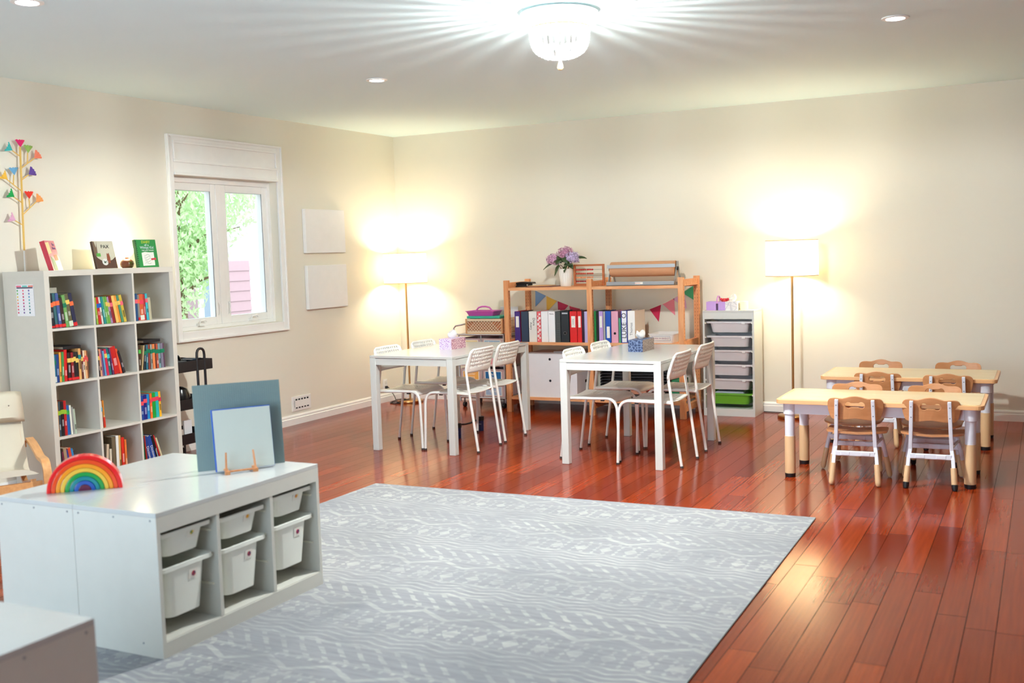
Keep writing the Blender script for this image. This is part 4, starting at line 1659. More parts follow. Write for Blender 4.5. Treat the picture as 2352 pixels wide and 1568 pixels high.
for c in range(2):
    x0 = .012 + c * .248
    for r_ in range(4):
        z1 = .704 - r_ * .150
        z0 = z1 - .142
        if r_ == 0:
            z0, z1 = .600, .704
        bm = BM()
        box(bm, x0, x0 + .232, .0, .36, z0, z0 + .004)
        for d in ((x0, x0 + .004, 0, .36), (x0 + .228, x0 + .232, 0, .36), (x0 + .004, x0 + .228, .356, .36), (x0 + .004, x0 + .228, 0, .004)):
            box(bm, *d, z0 + .004, z1 - .02)
        box(bm, x0 - .002, x0 + .234, -.008, .0, z1 - .03, z1 - .02)
        dr_ = obj('drawer', bm, DRAW, ty)
        (cc, tx) = cards[(c, r_)]
        zc0, zc1 = z0 + .012, min(z1 - .034, z0 + .102)
        bm = BM()
        box(bm, x0 + .022, x0 + .206, -.0022, -.0002, zc0, zc1)
        cdm = obj('word_card', bm, PAPERW, dr_)
        bm = BM()
        box(bm, x0 + .029, x0 + .199, -.003, -.0022, zc0 + .006, zc1 - .006)
        obj('card_panel', bm, M(cc, .7), cdm)
        if tx:
            o = text(tx, .036 if '\n' in tx else .032, (x0 + .114, -.0034, (zc0 + zc1) / 2), FACE_Y, M((246, 246, 246), .6), dr_, lines=.85)
            if (c, r_) == (0, 2):
                o.data.materials[0] = M((250, 232, 208), .6)
# woven basket on the trolley
wb_ = thing('basket', 'wood-framed woven macrame basket on top of the chrome trolley', 'basket', (1.03, -.42, .724))
bm = BM()
for d in ((0, .018, 0, .016), (.394, .412, 0, .016), (0, .018, .27, .286), (.394, .412, .27, .286)):
    box(bm, *d, 0, .15)
box(bm, .0, .412, .0, .286, 0, .008)
obj('frame', bm, wood('basket_wood', (206, 150, 100), (222, 170, 122), 'Z', 5, 10), wb_)
BEIGE = M((226, 204, 172), .85)
bm = BM()
for y in (.006, .28):
    for z0, z1 in ((.008, .028), (.126, .148)):
        box(bm, .018, .394, y - .004, y + .004, z0, z1)
    for i in range(-2, 14):
        for s in (-1, 1):
            x0, x1 = .018 + i * .032, .018 + i * .032 + s * .10
            z0, z1 = .028, .126
            if x0 < .018 or x0 > .394:
                continue
            if x1 < .018:
                k = (x0 - .018) / (x0 - x1)
                x1, z1 = .018, z0 + (z1 - z0) * k
            if x1 > .394:
                k = (.394 - x0) / (x1 - x0)
                x1, z1 = .394, z0 + (z1 - z0) * k
            if abs(z1 - z0) > .01:
                rod(bm, (x0, y, z0), (x1, y, z1), .0034, 6)
for x in (.009, .403):
    for i in range(9):
        box(bm, x - .003, x + .003, .016, .27, .01 + i * .0155, .022 + i * .0155)
obj('weave', bm, BEIGE, wb_)
bx('lining', (.02, .392, .014, .272, .009, .120), M((186, 112, 76), .9), wb_)
tg = bx('tray', (1.035, 1.40, -.40, -.18, .8745, .900), M((56, 176, 148), .4), None, bevel=.006)
tag(tg, 'teal plastic tray under the pink caddy on the woven basket', 'tray')
pc = thing('caddy', 'pink plastic caddy with arched handle on top of the woven basket', 'caddy', (1.18, -.30, .9005))
bm = BM()
rings = []
for w, d, z in ((.135, .085, 0), (.155, .10, .042), (.162, .106, .042), (.162, .106, .048), (.152, .098, .048), (.134, .084, .006)):
    rings.append([bm.verts.new((a, b_, z)) for a, b_ in rrect(w * 2, d * 2, .02)])
for a, b_ in zip(rings, rings[1:]):
    for j in range(len(a)):
        bm.faces.new((a[j], a[(j + 1) % len(a)], b_[(j + 1) % len(a)], b_[j]))
bm.faces.new(rings[0][::-1])
bm.faces.new(rings[-1])
PINK = M((190, 84, 170), .35)
obj('tub', bm, PINK, pc, smooth=True)
bm = BM()
tube(bm, [(-.085, 0, .01), (-.082, 0, .055), (-.06, 0, .078), (-.02, 0, .088), (.02, 0, .088), (.06, 0, .078), (.082, 0, .055), (.085, 0, .01)], .0085, 10)
obj('handle', bm, M((200, 100, 182), .35), pc, smooth=True)
tag(bx('whiteboard', (1.26, 1.455, -.10, -.09, .724, .975), M((226, 226, 230), .4), None, bevel=.002), 'white board standing upright behind the pink caddy', 'board')

# ------------------------------------------------------------------ bookcase
KS = 1.0114
KX0, KX1 = .021, .4114
KY0 = -4.8028
KW, KH = 1.126, 1.4807
OT, IT, CELL = .0384, .0162, .3389
kx = thing('bookcase', 'white twelve-cubby bookcase against the left wall, full of books', 'bookcase', (0, 0, 0))
bx('side_panel', (KX0, KX1, KY0, KY0 + OT, 0, KH - OT), SHELFW, kx)
bx('side_panel', (KX0, KX1, KY0 + KW - OT, KY0 + KW, 0, KH - OT), SHELFW, kx)
bx('top', (KX0, KX1, KY0, KY0 + KW, KH - OT, KH), SHELFW, kx, bevel=.001)
bx('bottom', (KX0, KX1, KY0 + OT, KY0 + KW - OT, 0, OT), SHELFW, kx)
for r_ in range(1, 4):
    z = OT + r_ * (CELL + IT) - IT
    bx('shelf_board', (KX0, KX1 - .001, KY0 + OT, KY0 + KW - OT, z, z + IT), SHELFW, kx)
for c in range(1, 3):
    y = KY0 + OT + c * (CELL + IT) - IT
    for r_ in range(4):
        z = OT + r_ * (CELL + IT)
        bx('divider', (KX0, KX1 - .001, y, y + IT, z, z + CELL), SHELFW, kx)


def cell(r_top, c):
    return KY0 + OT + c * (CELL + IT), OT + (3 - r_top) * (CELL + IT)


ROWN = ['top-row', 'second-row', 'third-row', 'bottom-row']
COLN = ['armchair-side', 'middle', 'window-side']
PAGES = M((222, 214, 196), .9)


rnd_book = random.Random(21)


def book(y, z, w, h, c, tape, lean, label, group, depth=.17, xf=.388, foot=None, title=None, tapez=.70):
    """upright book, spine towards +x, its low corner at (y, z); lean in degrees, + leans towards -y"""
    t = thing('book', label, 'book', (xf, y, z), 0, group)
    t.rotation_euler = (R(lean), 0, 0)
    bm = BM()
    s = .0016
    a, b_ = (0, w) if lean >= 0 else (-w, 0)
    box(bm, -depth, 0, a, a + s, 0, h)
    box(bm, -depth, 0, b_ - s, b_, 0, h)
    pr = []
    m = (a + b_) / 2
    for i in range(7):
        an = -PI / 2 + PI * i / 6
        pr.append((.0025 * math.cos(an), m + (w / 2) * math.sin(an)))
    pr += [(-.002, b_), (-.002, a)]
    prism(bm, pr, h, ((0, 0, 0), (1, 0, 0), (0, 1, 0), (0, 0, 1)))
    obj('cover', bm, M(c, .45), t, smooth=True)
    bx('pages', (-depth + .003, -.002, a + s, b_ - s, .002, h - .003), PAGES, t)
    if rnd_book.random() < .65 and not title:
        hh = h * rnd_book.uniform(.12, .3)
        q = h * rnd_book.uniform(.16, .34)
        lc = tuple(min(255, int(v_ * .45 + 130)) if sum(c) < 420 else int(v_ * .55) for v_ in c)
        bx('spine_panel', (-.001, .0029, m - w * .26, m + w * .26, q, q + hh), M(lc, .5), t)
    if tape:
        bx('spine_tape', (-.03, .0032, a - .0004, b_ + .0004, h * tapez - .014, h * tapez + .014), M(tape, .5), t)
    if foot:
        bx('spine_sticker', (-.02, .0032, a - .0004, b_ + .0004, .004, .004 + foot[1]), M(foot[0], .5), t)
    if title:
        text(title, min(w * .75, .03), (.0036, m, h * .42), (R(90), R(90), R(90)), M((226, 228, 234), .6), t)
    return t


OR, YE, PK, GR, BL, TE, RD, LM, LB = (240, 110, 60), (232, 196, 96), (236, 100, 120), (0, 120, 84), (10, 90, 190), (20, 130, 130), (214, 24, 30), (150, 190, 50), (110, 190, 216)
CELLS = {
    (0, 0): [(12, 222, (120, 40, 80), None, 0, 'thin plum book'), (30, 226, (22, 26, 40), OR, 2, 'black-navy book with orange tape', (RD, .012)), (25, 228, (44, 100, 110), OR, 4, 'teal book with orange tape', (RD, .02)), (26, 228, (64, 88, 150), OR, 5, 'denim blue book with orange tape', (RD, .02)),
             (28, 196, (48, 22, 26), None, 6, 'short dark brown book with white lettering', (RD, .02)), (28, 214, (106, 160, 86), GR, 7, 'leaf green book with green tape'), (32, 222, (96, 92, 62), YE, 8, 'olive book with yellow tape', ((206, 214, 190), .035)), (30, 224, (26, 30, 66), OR, 9, 'navy book with orange tape at the row end', (RD, .024))],
    (0, 1): [(20, 182, (92, 130, 150), PK, 2, 'blue-grey book with pink tape'), (18, 184, (150, 180, 60), None, 4, 'lime book'), (26, 186, (200, 24, 24), BL, 6, 'red book with blue tape'), (16, 186, (226, 222, 210), BL, 7, 'white book with blue tape'), (20, 187, (20, 140, 134), None, 8, 'teal book'), (16, 187, (116, 180, 96), None, 9, 'pale green book'), (20, 187, (110, 170, 60), YE, 9, 'grass green book with yellow tape'), (20, 184, (172, 140, 176), YE, 10, 'mauve book with yellow tape'), (24, 190, (140, 10, 30), PK, 10, 'maroon book with pink tape'), (26, 190, (236, 190, 100), None, 11, 'pale yellow book'), (22, 191, (234, 150, 52), YE, 11, 'orange book'), (22, 192, (70, 140, 110), YE, 12, 'sea green book'), (26, 193, (206, 180, 60), PK, 12, 'mustard book at the row end')],
    (0, 2): [(24, 190, (222, 176, 60), PK, 0, 'yellow book with pink tape'), (22, 192, (20, 76, 130), PK, 0, 'dark blue book with pink tape'), (20, 184, (140, 134, 124), OR, 1, 'grey book', (RD, .02)), (38, 188, (210, 90, 40), (232, 50, 90), 1.5, 'fat red and yellow picture book', ((226, 222, 210), .034)), (20, 186, (172, 40, 44), None, 2, 'plain red book'), (22, 190, (60, 180, 192), PK, 3, 'turquoise book'), (26, 160, (184, 180, 152), None, 3, 'short cream book at the row end')],
    (1, 0): [(10, 186, (40, 80, 60), RD, 0, 'thin dark green book'), (20, 184, (20, 110, 140), GR, -1, 'ocean blue book', ((214, 220, 220), .036)), (24, 184, (20, 60, 130), None, -1, 'royal blue book'), (18, 196, (232, 160, 62), None, -1.5, 'amber book'), (20, 196, (60, 140, 70), None, -2, 'green book with white band', None), (26, 208, (204, 16, 16), None, -2, 'tall scarlet book'), (26, 186, (40, 18, 20), YE, -.5, 'black and red book with yellow tape', (RD, .016)), (22, 186, (140, 14, 20), YE, 0, 'crimson book with yellow tape', (RD, .016)), (20, 186, (30, 16, 24), YE, 0, 'black book with yellow tape', (RD, .016)), (22, 186, (24, 22, 24), YE, 0, 'black book with pale lettering', (RD, .016)), (22, 207, (214, 160, 96), TE, 0, 'tall tan book with teal tape'), (14, 190, (90, 30, 22), YE, 0, 'brown book'), (16, 190, (228, 206, 180), (214, 70, 70), 1, 'cream book with red tape'), (16, 190, (222, 166, 116), (214, 70, 70), 1, 'tan book with red tape'), (10, 186, (130, 76, 40), (214, 70, 70), 1, 'thin brown book at the row end')],
    (1, 1): [(16, 176, (150, 26, 14), YE, 1, 'brick red book'), (12, 178, (50, 40, 42), YE, 2, 'thin charcoal book'), (20, 186, (212, 150, 120), PK, 3, 'peach book with pink tape'), (14, 184, (110, 80, 130), None, 4, 'violet book'), (16, 172, (90, 150, 190), None, 5, 'sky blue book'), (22, 182, (204, 30, 70), YE, 6, 'cherry red book'), (26, 190, (30, 100, 104), (50, 190, 196), 7, 'dark teal book with aqua tape'), (14, 188, (96, 40, 90), None, 8, 'purple book'), (50, 192, (190, 14, 14), None, 10, 'very thick red book'), (20, 178, (222, 80, 44), None, 12, 'orange red book'), (22, 162, (36, 26, 34), None, 17, 'black book leaning at the row end')],
    (1, 2): [(26, 186, (34, 18, 16), None, 0, 'very dark brown book'), (22, 184, (70, 46, 26), (80, 190, 80), -1, 'brown book with bright green tape'), (12, 178, (196, 168, 120), None, -9, 'cream paperback leaning the other way'), (18, 180, (24, 40, 50), GR, -6, 'black-blue book with green tape'), (18, 178, (40, 110, 130), GR, -3, 'petrol book with green tape'), (18, 178, (140, 60, 50), GR, -1, 'rust book with green tape'), (16, 178, (150, 150, 140), GR, 0, 'grey book with green tape'), (26, 178, (226, 130, 74), GR, 0, 'orange book with green tape'), (10, 178, (70, 14, 14), GR, 0, 'thin oxblood book'), (22, 178, (176, 76, 50), GR, 1, 'terracotta book'), (24, 178, (120, 154, 160), GR, 1, 'pale slate book'), (24, 178, (126, 120, 140), GR, 1.5, 'lavender grey book'), (12, 176, (90, 50, 76), GR, 2, 'plum book at the row end')],
    (2, 0): [(22, 236, (240, 160, 54), None, 0, 'tall orange book'), (20, 226, (60, 76, 88), LM, 0, 'slate book with lime tape'), (26, 228, (26, 20, 26), LM, 0, 'black book with lime tape'), (22, 230, (180, 20, 24), LM, 0, 'dark red book with lime tape'), (26, 196, (26, 90, 160), (40, 160, 70), 1, 'blue book with green tape'), (16, 194, (226, 226, 212), None, 2, 'white book'), (12, 180, (150, 150, 146), None, 2, 'thin grey book'), (18, 166, (170, 186, 166), None, 3, 'short pale green book at the row end')],
    (2, 1): [(30, 186, (232, 226, 214), LB, 1, 'white book with light blue tape'), (14, 190, (206, 130, 40), None, 2, 'thin mustard and red book', ((200, 50, 30), .07))],
    (2, 2): [(16, 172, (50, 160, 200), None, 0, 'cyan book'), (30, 176, (24, 66, 150), (236, 76, 90), 0, 'royal blue book with coral tape'), (34, 176, (16, 22, 120), (236, 76, 90), 0, 'navy book with coral tape'), (28, 178, (20, 130, 190), None, 0, 'azure book'), (22, 180, (240, 106, 36), (226, 60, 80), 0, 'bright orange book'), (34, 182, (20, 150, 50), (226, 60, 80), 0, 'emerald book'), (32, 184, (30, 180, 178), (226, 60, 80), .5, 'turquoise book'), (22, 184, (240, 176, 40), (200, 40, 80), 1, 'golden yellow book at the row end')],
    (3, 0): [(20, 250, (30, 120, 190), None, 0, 'bright blue book'), (22, 268, (34, 30, 40), None, 3, 'black book'), (16, 252, (120, 40, 70), None, 4, 'wine coloured book'), (26, 276, (170, 140, 110), None, 6, 'tan book'), (20, 262, (50, 60, 130), None, 8, 'indigo book'), (24, 272, (206, 70, 40), None, 10, 'red-orange book'), (20, 264, (40, 130, 190), None, 11, 'light blue book'), (26, 250, (60, 50, 50), None, 12, 'dark grey book at the row end')],
    (3, 1): [(26, 250, (22, 20, 22), None, 0, 'tall black folder'), (22, 236, (206, 186, 160), None, -6, 'pale book leaning the other way'), (20, 200, (214, 204, 180), None, -2, 'cream book with a teal dot'), (34, 280, (110, 96, 72), None, 0, 'tall brown picture book'), (26, 282, (232, 232, 226), None, -1, 'tall white book'), (20, 280, (206, 160, 90), None, -1, 'tall tan book'), (28, 262, (214, 40, 24), None, 0, 'red book with white lettering'), (18, 244, (232, 120, 50), None, 0, 'orange book at the row end')],
    (3, 2): [(14, 230, (224, 222, 206), None, 1, 'slim white book'), (18, 284, (16, 100, 60), None, 2, 'tall dark green book'), (16, 240, (150, 40, 30), None, 4, 'rust red book'), (42, 232, (20, 54, 130), None, 13, 'thick blue dictionary nearer the armchair'), (42, 232, (24, 66, 150), None, 14, 'thick blue dictionary nearer the window'), (24, 236, (20, 18, 22), None, 16, 'black book with white lettering'), (14, 236, (196, 30, 30), None, 17, 'red book'), (16, 214, (214, 200, 160), None, 18, 'cream book at the row end')],
}
for (r_, c), books in CELLS.items():
    y0, z0 = cell(r_, c)
    grp = '%s books, %s cubby' % (ROWN[r_], COLN[c])
    first = books[0]
    y = y0 + .002
    prev = 0
    for i, bk in enumerate(books):
        w, h, col, tape, lean, desc = bk[:6]
        foot = bk[6] if len(bk) > 6 else None
        w, h = w / 1000 * .94, h / 1000
        th = R(abs(lean))
        title = 'Dictionary' if 'dictionary' in desc else ('Thesaurus' if desc.startswith('black book with white lettering') else None)
        lb = '%s, %s %s cubby of bookcase' % (desc, ROWN[r_], COLN[c])
        if lean >= 0:
            # keep the raised top clear of the previous book / the panel
            if i == 0:
                y = max(y, y0 + .002 + h * math.sin(th))
            else:
                pl_ = R(prev)
                if th > pl_:
                    y += max(0, h * math.sin(th) - h * math.sin(pl_)) * .35 + .0005
            book(y, z0 + .0006, w, h, col, tape, lean, lb, grp, foot=foot, title=title, xf=.388 - .006 * random.random(), tapez=.67 + .09 * random.random())
            y += w / math.cos(th) + .0008
        else:
            # leans towards +y : low corner is the far one
            y += h * 0 + w / math.cos(th) + .0008
            book(y, z0 + .0006, w, h, col, tape, lean, lb, grp, foot=foot, title=title, xf=.388 - .006 * random.random(), tapez=.67 + .09 * random.random())
            nxt = books[i + 1][4] if i + 1 < len(books) else 0
            if nxt > lean:
                y += h * (math.sin(th) - math.sin(R(abs(min(0, nxt))))) * .9
        prev = lean
    assert y < y0 + CELL + .002, ((r_, c), y - y0 - CELL)
# books lying flat on the rows
for r_, c, ya, yb, z, lb in ((1, 0, .118, .262, .2085, 'black book lying flat on the books, second-row armchair-side cubby'), (1, 2, .105, .265, .1895, 'black book lying flat on the books, second-row window-side cubby')):
    y0, z0 = cell(r_, c)
    t = thing('book', lb, 'book', (.36, y0, z0 + z))
    bm = BM()
    box(bm, -.2, 0, ya, yb, 0, .002)
    box(bm, -.2, 0, ya, yb, .018, .02)
    box(bm, -.002, 0, ya, yb, .002, .018)
    obj('cover', bm, M((18, 18, 26), .4), t)
    bx('pages', (-.198, -.002, ya + .003, yb - .003, .002, .018), PAGES, t)
# large pale board behind the first row, red folder behind third row
y0, z0 = cell(0, 0)
t = thing('book', 'tall pale grey book standing behind the others, top-row armchair-side cubby', 'book', (.19, y0 + .05, z0))
bx('cover', (0, .012, 0, .18, 0, .262), M((196, 196, 180), .6), t)
bm = BM()
rod(bm, (.012, .10, .225), (.0135, .10, .225), .022, 20)
obj('printed_oval', bm, M((60, 24, 40), .6), t)
y0, z0 = cell(2, 0)
tag(bx('folder', (.15, .158, y0 + .004, y0 + .19, z0, z0 + .255), M((186, 22, 24), .5)), 'red folder standing behind the books, third-row armchair-side cubby', 'folder')
y0, z0 = cell(3, 2)
tag(bx('book', (.12, .15, y0 + .08, y0 + .25, z0, z0 + .27), M((110, 44, 26), .5)), 'brown hardback standing behind the dictionaries, bottom-row cubby', 'book')

# chart on the bookcase end
ct = thing('wall_chart', 'small chart of coloured dots taped to the white bookcase end', 'chart', (.145, KY0 - .001, 1.19))
bx('sheet', (0, .165, -.001, 0, 0, .205), M((240, 240, 244), .6), ct)
bm = BM()
box(bm, .006, .158, -.0016, -.001, .180, .188)
obj('header_bar', bm, M((70, 62, 90), .6), ct)
for k, (c, x) in enumerate((((236, 110, 140), .028), ((110, 200, 190), .085), ((236, 130, 110), .140))):
    bx('title_block', (x - .024, x + .022, -.0016, -.001, .189, .199), M(c, .6), ct)
cols = [[(80, 170, 100), (130, 190, 90), (240, 210, 90), (240, 170, 80), (240, 130, 90), (236, 100, 100), (232, 90, 110), (226, 80, 110)],
        [(236, 110, 130), (230, 80, 110), (214, 60, 110), (220, 50, 90), (200, 60, 120), (170, 70, 140), (140, 80, 150), (120, 90, 160)],
        [(110, 90, 170), (100, 120, 190), (90, 160, 200), (90, 190, 200), (90, 180, 170), (80, 160, 150), (60, 140, 140), (60, 120, 130)]]
for k in range(3):
    for i in range(8):
        bm = BM()
        cx_, cz_ = .012 + k * .054, .166 - i * .0205
        rod(bm, (cx_, -.0018, cz_), (cx_, -.001, cz_), .0062, 12)
        obj('colour_dot', bm, M(cols[k][i], .6), ct)
bm = BM()
for i in range(9):
    box(bm, .002, .163, -.0013, -.001, .176 - i * .0205, .1765 - i * .0205)
obj('grid_line', bm, M((200, 204, 214), .6), ct)

# things on top of the bookcase
tl_ = thing('table_lamp', 'small lit table lamp with dark brown round base on the bookcase', 'table lamp', (.125, -3.835, KH))
bm = BM()
lathe(bm, [(0, 0), (.034, 0), (.046, .012), (.05, .03), (.046, .048), (.03, .062), (.014, .068), (.010, .082), (0, .082)], 28)
obj('base', bm, M((96, 48, 32), .25), tl_, smooth=True)
bm = BM()
bmesh.ops.create_uvsphere(bm, u_segments=24, v_segments=16, radius=.05, matrix=Matrix.Translation((0, 0, .128)))
obj('globe', bm, glow('frosted_globe', (255, 236, 190), 10), tl_, smooth=True)
lamp('table_lamp_bulb', 'POINT', (.125, -3.835, KH + .19), P_TABLE, WARM, shadow_soft_size=.05)


def display_book(y, rz, w, h, th, cmat, smat, label, lean=14, x=.26):
    t = thing('book', label, 'book', (x, y, KH), rz, 'picture books standing on top of the bookcase')
    a = R(lean)
    hold = bpy.data.objects.new('volume', None)
    # front face +x, leaning back towards -x
    bm = BM()
    mtx = Matrix.Rotation(-a, 4, 'Y')
    box(bm, 0, .002, -w / 2, w / 2, 0, h, mtx)
    box(bm, -th, -th + .002, -w / 2, w / 2, 0, h, mtx)
    bpy.data.objects.remove(hold)
    obj('cover', bm, cmat, t)
    bm = BM()
    box(bm, -th - .0005, .0022, -w / 2 - .002, -w / 2, 0, h, mtx)
    obj('spine', bm, smat, t)
    bm = BM()
    box(bm, -th + .002, 0, -w / 2, w / 2 - .003, .003, h - .003, mtx)
    obj('pages', bm, PAGES, t)
    return t, mtx


def on_cover(t, mtx, name, poly, mat, lift=.0024, th=.0006):
    bm = BM()
    prism(bm, poly, th, ((lift, 0, 0), (0, 1, 0), (0, 0, 1), (1, 0, 0)))
    for q in bm.verts:
        q.co = mtx @ q.co
    return obj(name, bm, mat, t)


def cover_text(t, mtx, body, size, y, z, mat, lines=1):
    o = text(body, size, (0, 0, 0), (0, 0, 0), mat, t, lines=lines)
    o.matrix_local = mtx @ Matrix.Translation((.0036, y, z)) @ Euler(FACE_X).to_matrix().to_4x4()
    return o


def circ(cx, cy, r, n=20):
    return [(cx + r * math.cos(2 * PI * i / n), cy + r * math.sin(2 * PI * i / n)) for i in range(n)]


t, mx_ = display_book(-4.14, -.12, .165, .20, .02, M((206, 200, 178), .4), M((70, 40, 30), .5), 'tan and brown woodland storybook standing face out beside the table lamp')
on_cover(t, mx_, 'printed_ground', [(-.082, .002), (.082, .002), (.082, .085), (.05, .062), (.02, .055), (-.02, .05), (-.06, .075), (-.082, .10)], M((84, 52, 34), .5))
on_cover(t, mx_, 'printed_trees', [(-.082, .09), (-.058, .09), (-.05, .197), (-.06, .15), (-.07, .197), (-.082, .197)], M((120, 96, 74), .5))
on_cover(t, mx_, 'printed_animal', [(.005, .04), (.032, .04), (.036, .08), (.030, .115), (.022, .105), (.014, .112), (.010, .08)], M((140, 70, 36), .5), .003)
on_cover(t, mx_, 'award_seal', circ(-.01, .048, .024), M((226, 226, 222), .4), .003)
on_cover(t, mx_, 'award_leaf', [(-.02, .04), (-.006, .04), (.002, .058), (-.012, .05), (-.02, .06)], M((60, 90, 70), .5), .0037)
on_cover(t, mx_, 'green_sticker', [(-.068, .088), (-.036, .088), (-.036, .112), (-.068, .112)], M((90, 176, 70), .5), .003)
cover_text(t, mx_, 'PAX', .036, .01, .158, M((50, 52, 50), .6))
t, mx_ = display_book(-3.766, -.04, .19, .205, .022, M((34, 140, 68), .4), M((20, 90, 44), .5), 'green diary-style book standing face out at the window end of bookcase', 8, .27)
on_cover(t, mx_, 'torn_paper', [(-.05, .012), (.06, .014), (.062, .112), (.03, .110), (-.02, .114), (-.05, .108)], M((236, 236, 226), .6))
on_cover(t, mx_, 'red_tag', [(.03, .052), (.076, .054), (.076, .070), (.03, .066)], M((206, 60, 70), .5), .0032)
cover_text(t, mx_, 'DIARY', .028, .0, .186, M((206, 210, 50), .6))
cover_text(t, mx_, 'of a\nWimpy Kid', .027, .005, .155, M((214, 226, 236), .6), lines=.7)
cover_text(t, mx_, 'THE LAST STRAW', .014, .01, .124, M((236, 240, 236), .6))
bm = BM()
for i in range(5):
    z = .03 + i * .015
    tube(bm, [mx_ @ Vector((.0033, -.03 + k * .014, z + .006 * math.sin(k * 1.7 + i))) for k in range(5)], .0009, 5)
obj('pencil_scribble', bm, M((90, 92, 96), .7), t)
bm = BM()
for i in range(14):
    box(bm, .0022, .0034, -.095, -.084, .008 + i * .014, .014 + i * .014, mx_)
obj('striped_edge', bm, M((24, 40, 30), .5), t)
t, mx_ = display_book(-4.55, .5, .16, .205, .03, M((220, 130, 140), .25), M((190, 30, 50), .45), 'pink and red paperback standing face out at the armchair end of bookcase', 15, .25)
on_cover(t, mx_, 'printed_panel', [(-.06, .10), (-.01, .07), (.0, .002), (-.06, .002)], M((130, 160, 120), .4))
on_cover(t, mx_, 'printed_panel', [(-.078, .19), (-.02, .195), (-.02, .12), (-.078, .11)], M((232, 212, 150), .3))
on_cover(t, mx_, 'printed_panel', [(.0, .105), (.05, .11), (.06, .07), (.0, .065)], M((226, 120, 70), .4))
cover_text(t, mx_, 'The\nBook', .026, .04, .165, M((120, 90, 150), .6))
# felt flower branch on the wall
fbh = thing('flower_branch', 'thin branch with coloured felt flowers standing against the wall above bookcase', 'wall decoration', (.032, 0, 0))
bm = BM()
tube(bm, [(0, -4.634, KH), (0, -4.631, 1.62)], .006, 8)
obj('stand', bm, M((232, 230, 222), .5), fbh, smooth=True)
BR = M((226, 184, 96), .7)
bm = BM()
tube(bm, [(0, -4.631, 1.62), (0, -4.624, 1.86), (0, -4.616, 2.09), (0, -4.609, 2.31)], .0065, 8)
for a, b_ in (((-4.612, 2.244), (-4.676, 2.283)), ((-4.613, 2.165), (-4.50, 2.242)), ((-4.56, 2.205), (-4.552, 2.275)), ((-4.616, 2.087), (-4.555, 2.128)), ((-4.62, 2.015), (-4.73, 2.09)), ((-4.68, 2.056), (-4.672, 2.12)), ((-4.624, 1.938), (-4.685, 1.975)), ((-4.623, 1.858), (-4.51, 1.948)), ((-4.565, 1.905), (-4.567, 1.968)), ((-4.628, 1.789), (-4.69, 1.82))):
    rod(bm, (0, a[0], a[1]), (0, b_[0], b_[1]), .0038, 6)
obj('branch', bm, BR, fbh, smooth=True)
for y, z, an, c in ((-4.609, 2.305, 90, (226, 40, 110)), (-4.672, 2.280, 150, (60, 186, 186)), (-4.552, 2.272, 85, (146, 184, 90)), (-4.505, 2.240, 40, (240, 130, 100)), (-4.558, 2.127, 35, (100, 70, 150)), (-4.725, 2.088, 140, (240, 190, 70)), (-4.670, 2.118, 95, (110, 170, 210)), (-4.682, 1.974, 145, (20, 160, 80)), (-4.567, 1.965, 90, (226, 56, 40)), (-4.514, 1.945, 45, (242, 160, 90)), (-4.685, 1.819, 150, (226, 172, 206))):
    bm = BM()
    d = Vector((0, math.cos(R(an)), math.sin(R(an))))
    sd = Vector((0, -d.z, d.y))
    b0 = Vector((0, y, z))
    n = 9
    rim = []
    for i in range(n):
        th = -1 + 2 * i / (n - 1)
        rim.append(bm.verts.new(b0 + d * (.046 + .006 * (i % 2)) + sd * th * .036 + Vector((.012 * (1 - th * th) + .002, 0, 0))))
    ap = bm.verts.new(b0 + Vector((.004, 0, 0)))
    for i in range(n - 1):
        bm.faces.new((ap, rim[i], rim[i + 1]))
    obj('felt_flower', bm, M(c, .9), fbh, solid=.003)

# ------------------------------------------------------------------ black utility cart by the window
ca = thing('utility_cart', 'black three-tier utility cart between the bookcase and the window wall', 'cart', (.20, -3.50, 0))
# local x +-.17, y -.14...+.22
CB = M((26, 22, 24), .4)
for z in (.685, .40, .14):
    bm = BM()
    box(bm, -.17, .18, -.15, .22, z, z + .004)
    for d in ((-.17, -.166, -.15, .22), (.176, .18, -.15, .22), (-.166, .176, -.15, -.146), (-.166, .176, .216, .22)):
        box(bm, *d, z + .004, z + .08)
    obj('shelf', bm, CB, ca, bevel=.002)
bm = BM()
for s in (-.165, .175):
    tube(bm, [(s, .06, .05), (s, .06, .80)] + arc_pts((s, .06, .80), (s, .06, .85), (s, .10, .85), 4)[1:] + arc_pts((s, .10, .85), (s, .14, .85), (s, .14, .80), 4)[1:] + [(s, .14, .05)], .010, 10)
obj('frame', bm, CB, ca, smooth=True)
for x in (-.15, .16):
    for y in (-.1, .18):
        bm = BM()
        rod(bm, (x - .01, y, .026), (x + .01, y, .026), .026, 18)
        rod(bm, (x, y, .03), (x, y, .14), .007, 8)
        obj('caster', bm, BLACK, ca, smooth=True)
t = thing('utensil_caddy', 'black caddy with arched handle in the top tray of the cart', 'caddy', (.25, -3.57, .69))
bm = BM()
box(bm, -.07, .07, -.06, .08, 0, .075)
obj('tub', bm, M((14, 14, 16), .3), t, bevel=.004)
bm = BM()
tube(bm, [(0, -.05, .07), (0, -.045, .10), (0, .0, .115), (0, .06, .108), (0, .085, .075)], .011, 8)
obj('handle', bm, M((14, 14, 16), .3), t, smooth=True)
for i, (x, y) in enumerate(((.28, -3.42), (.26, -3.36))):
    bm = BM()
    box(bm, x - .07, x + .05, y - .03, y + .03, .765 + .004 * i, .769 + .004 * i)
    tag(obj('glossy_card', bm, M((70, 90, 110), .08)), ['glossy dark card lying across the top tray of the cart', 'second glossy dark card nearer the cart handle'][i], 'card')
bm = BM()
lathe(bm, [(0, 0), (.075, 0), (.08, .01), (.08, .10), (.06, .15), (.03, .165), (0, .17)], 24)
o = obj('kettle', bm, M((16, 16, 18), .2), None, smooth=True)
o.location = (.28, -3.545, .404)
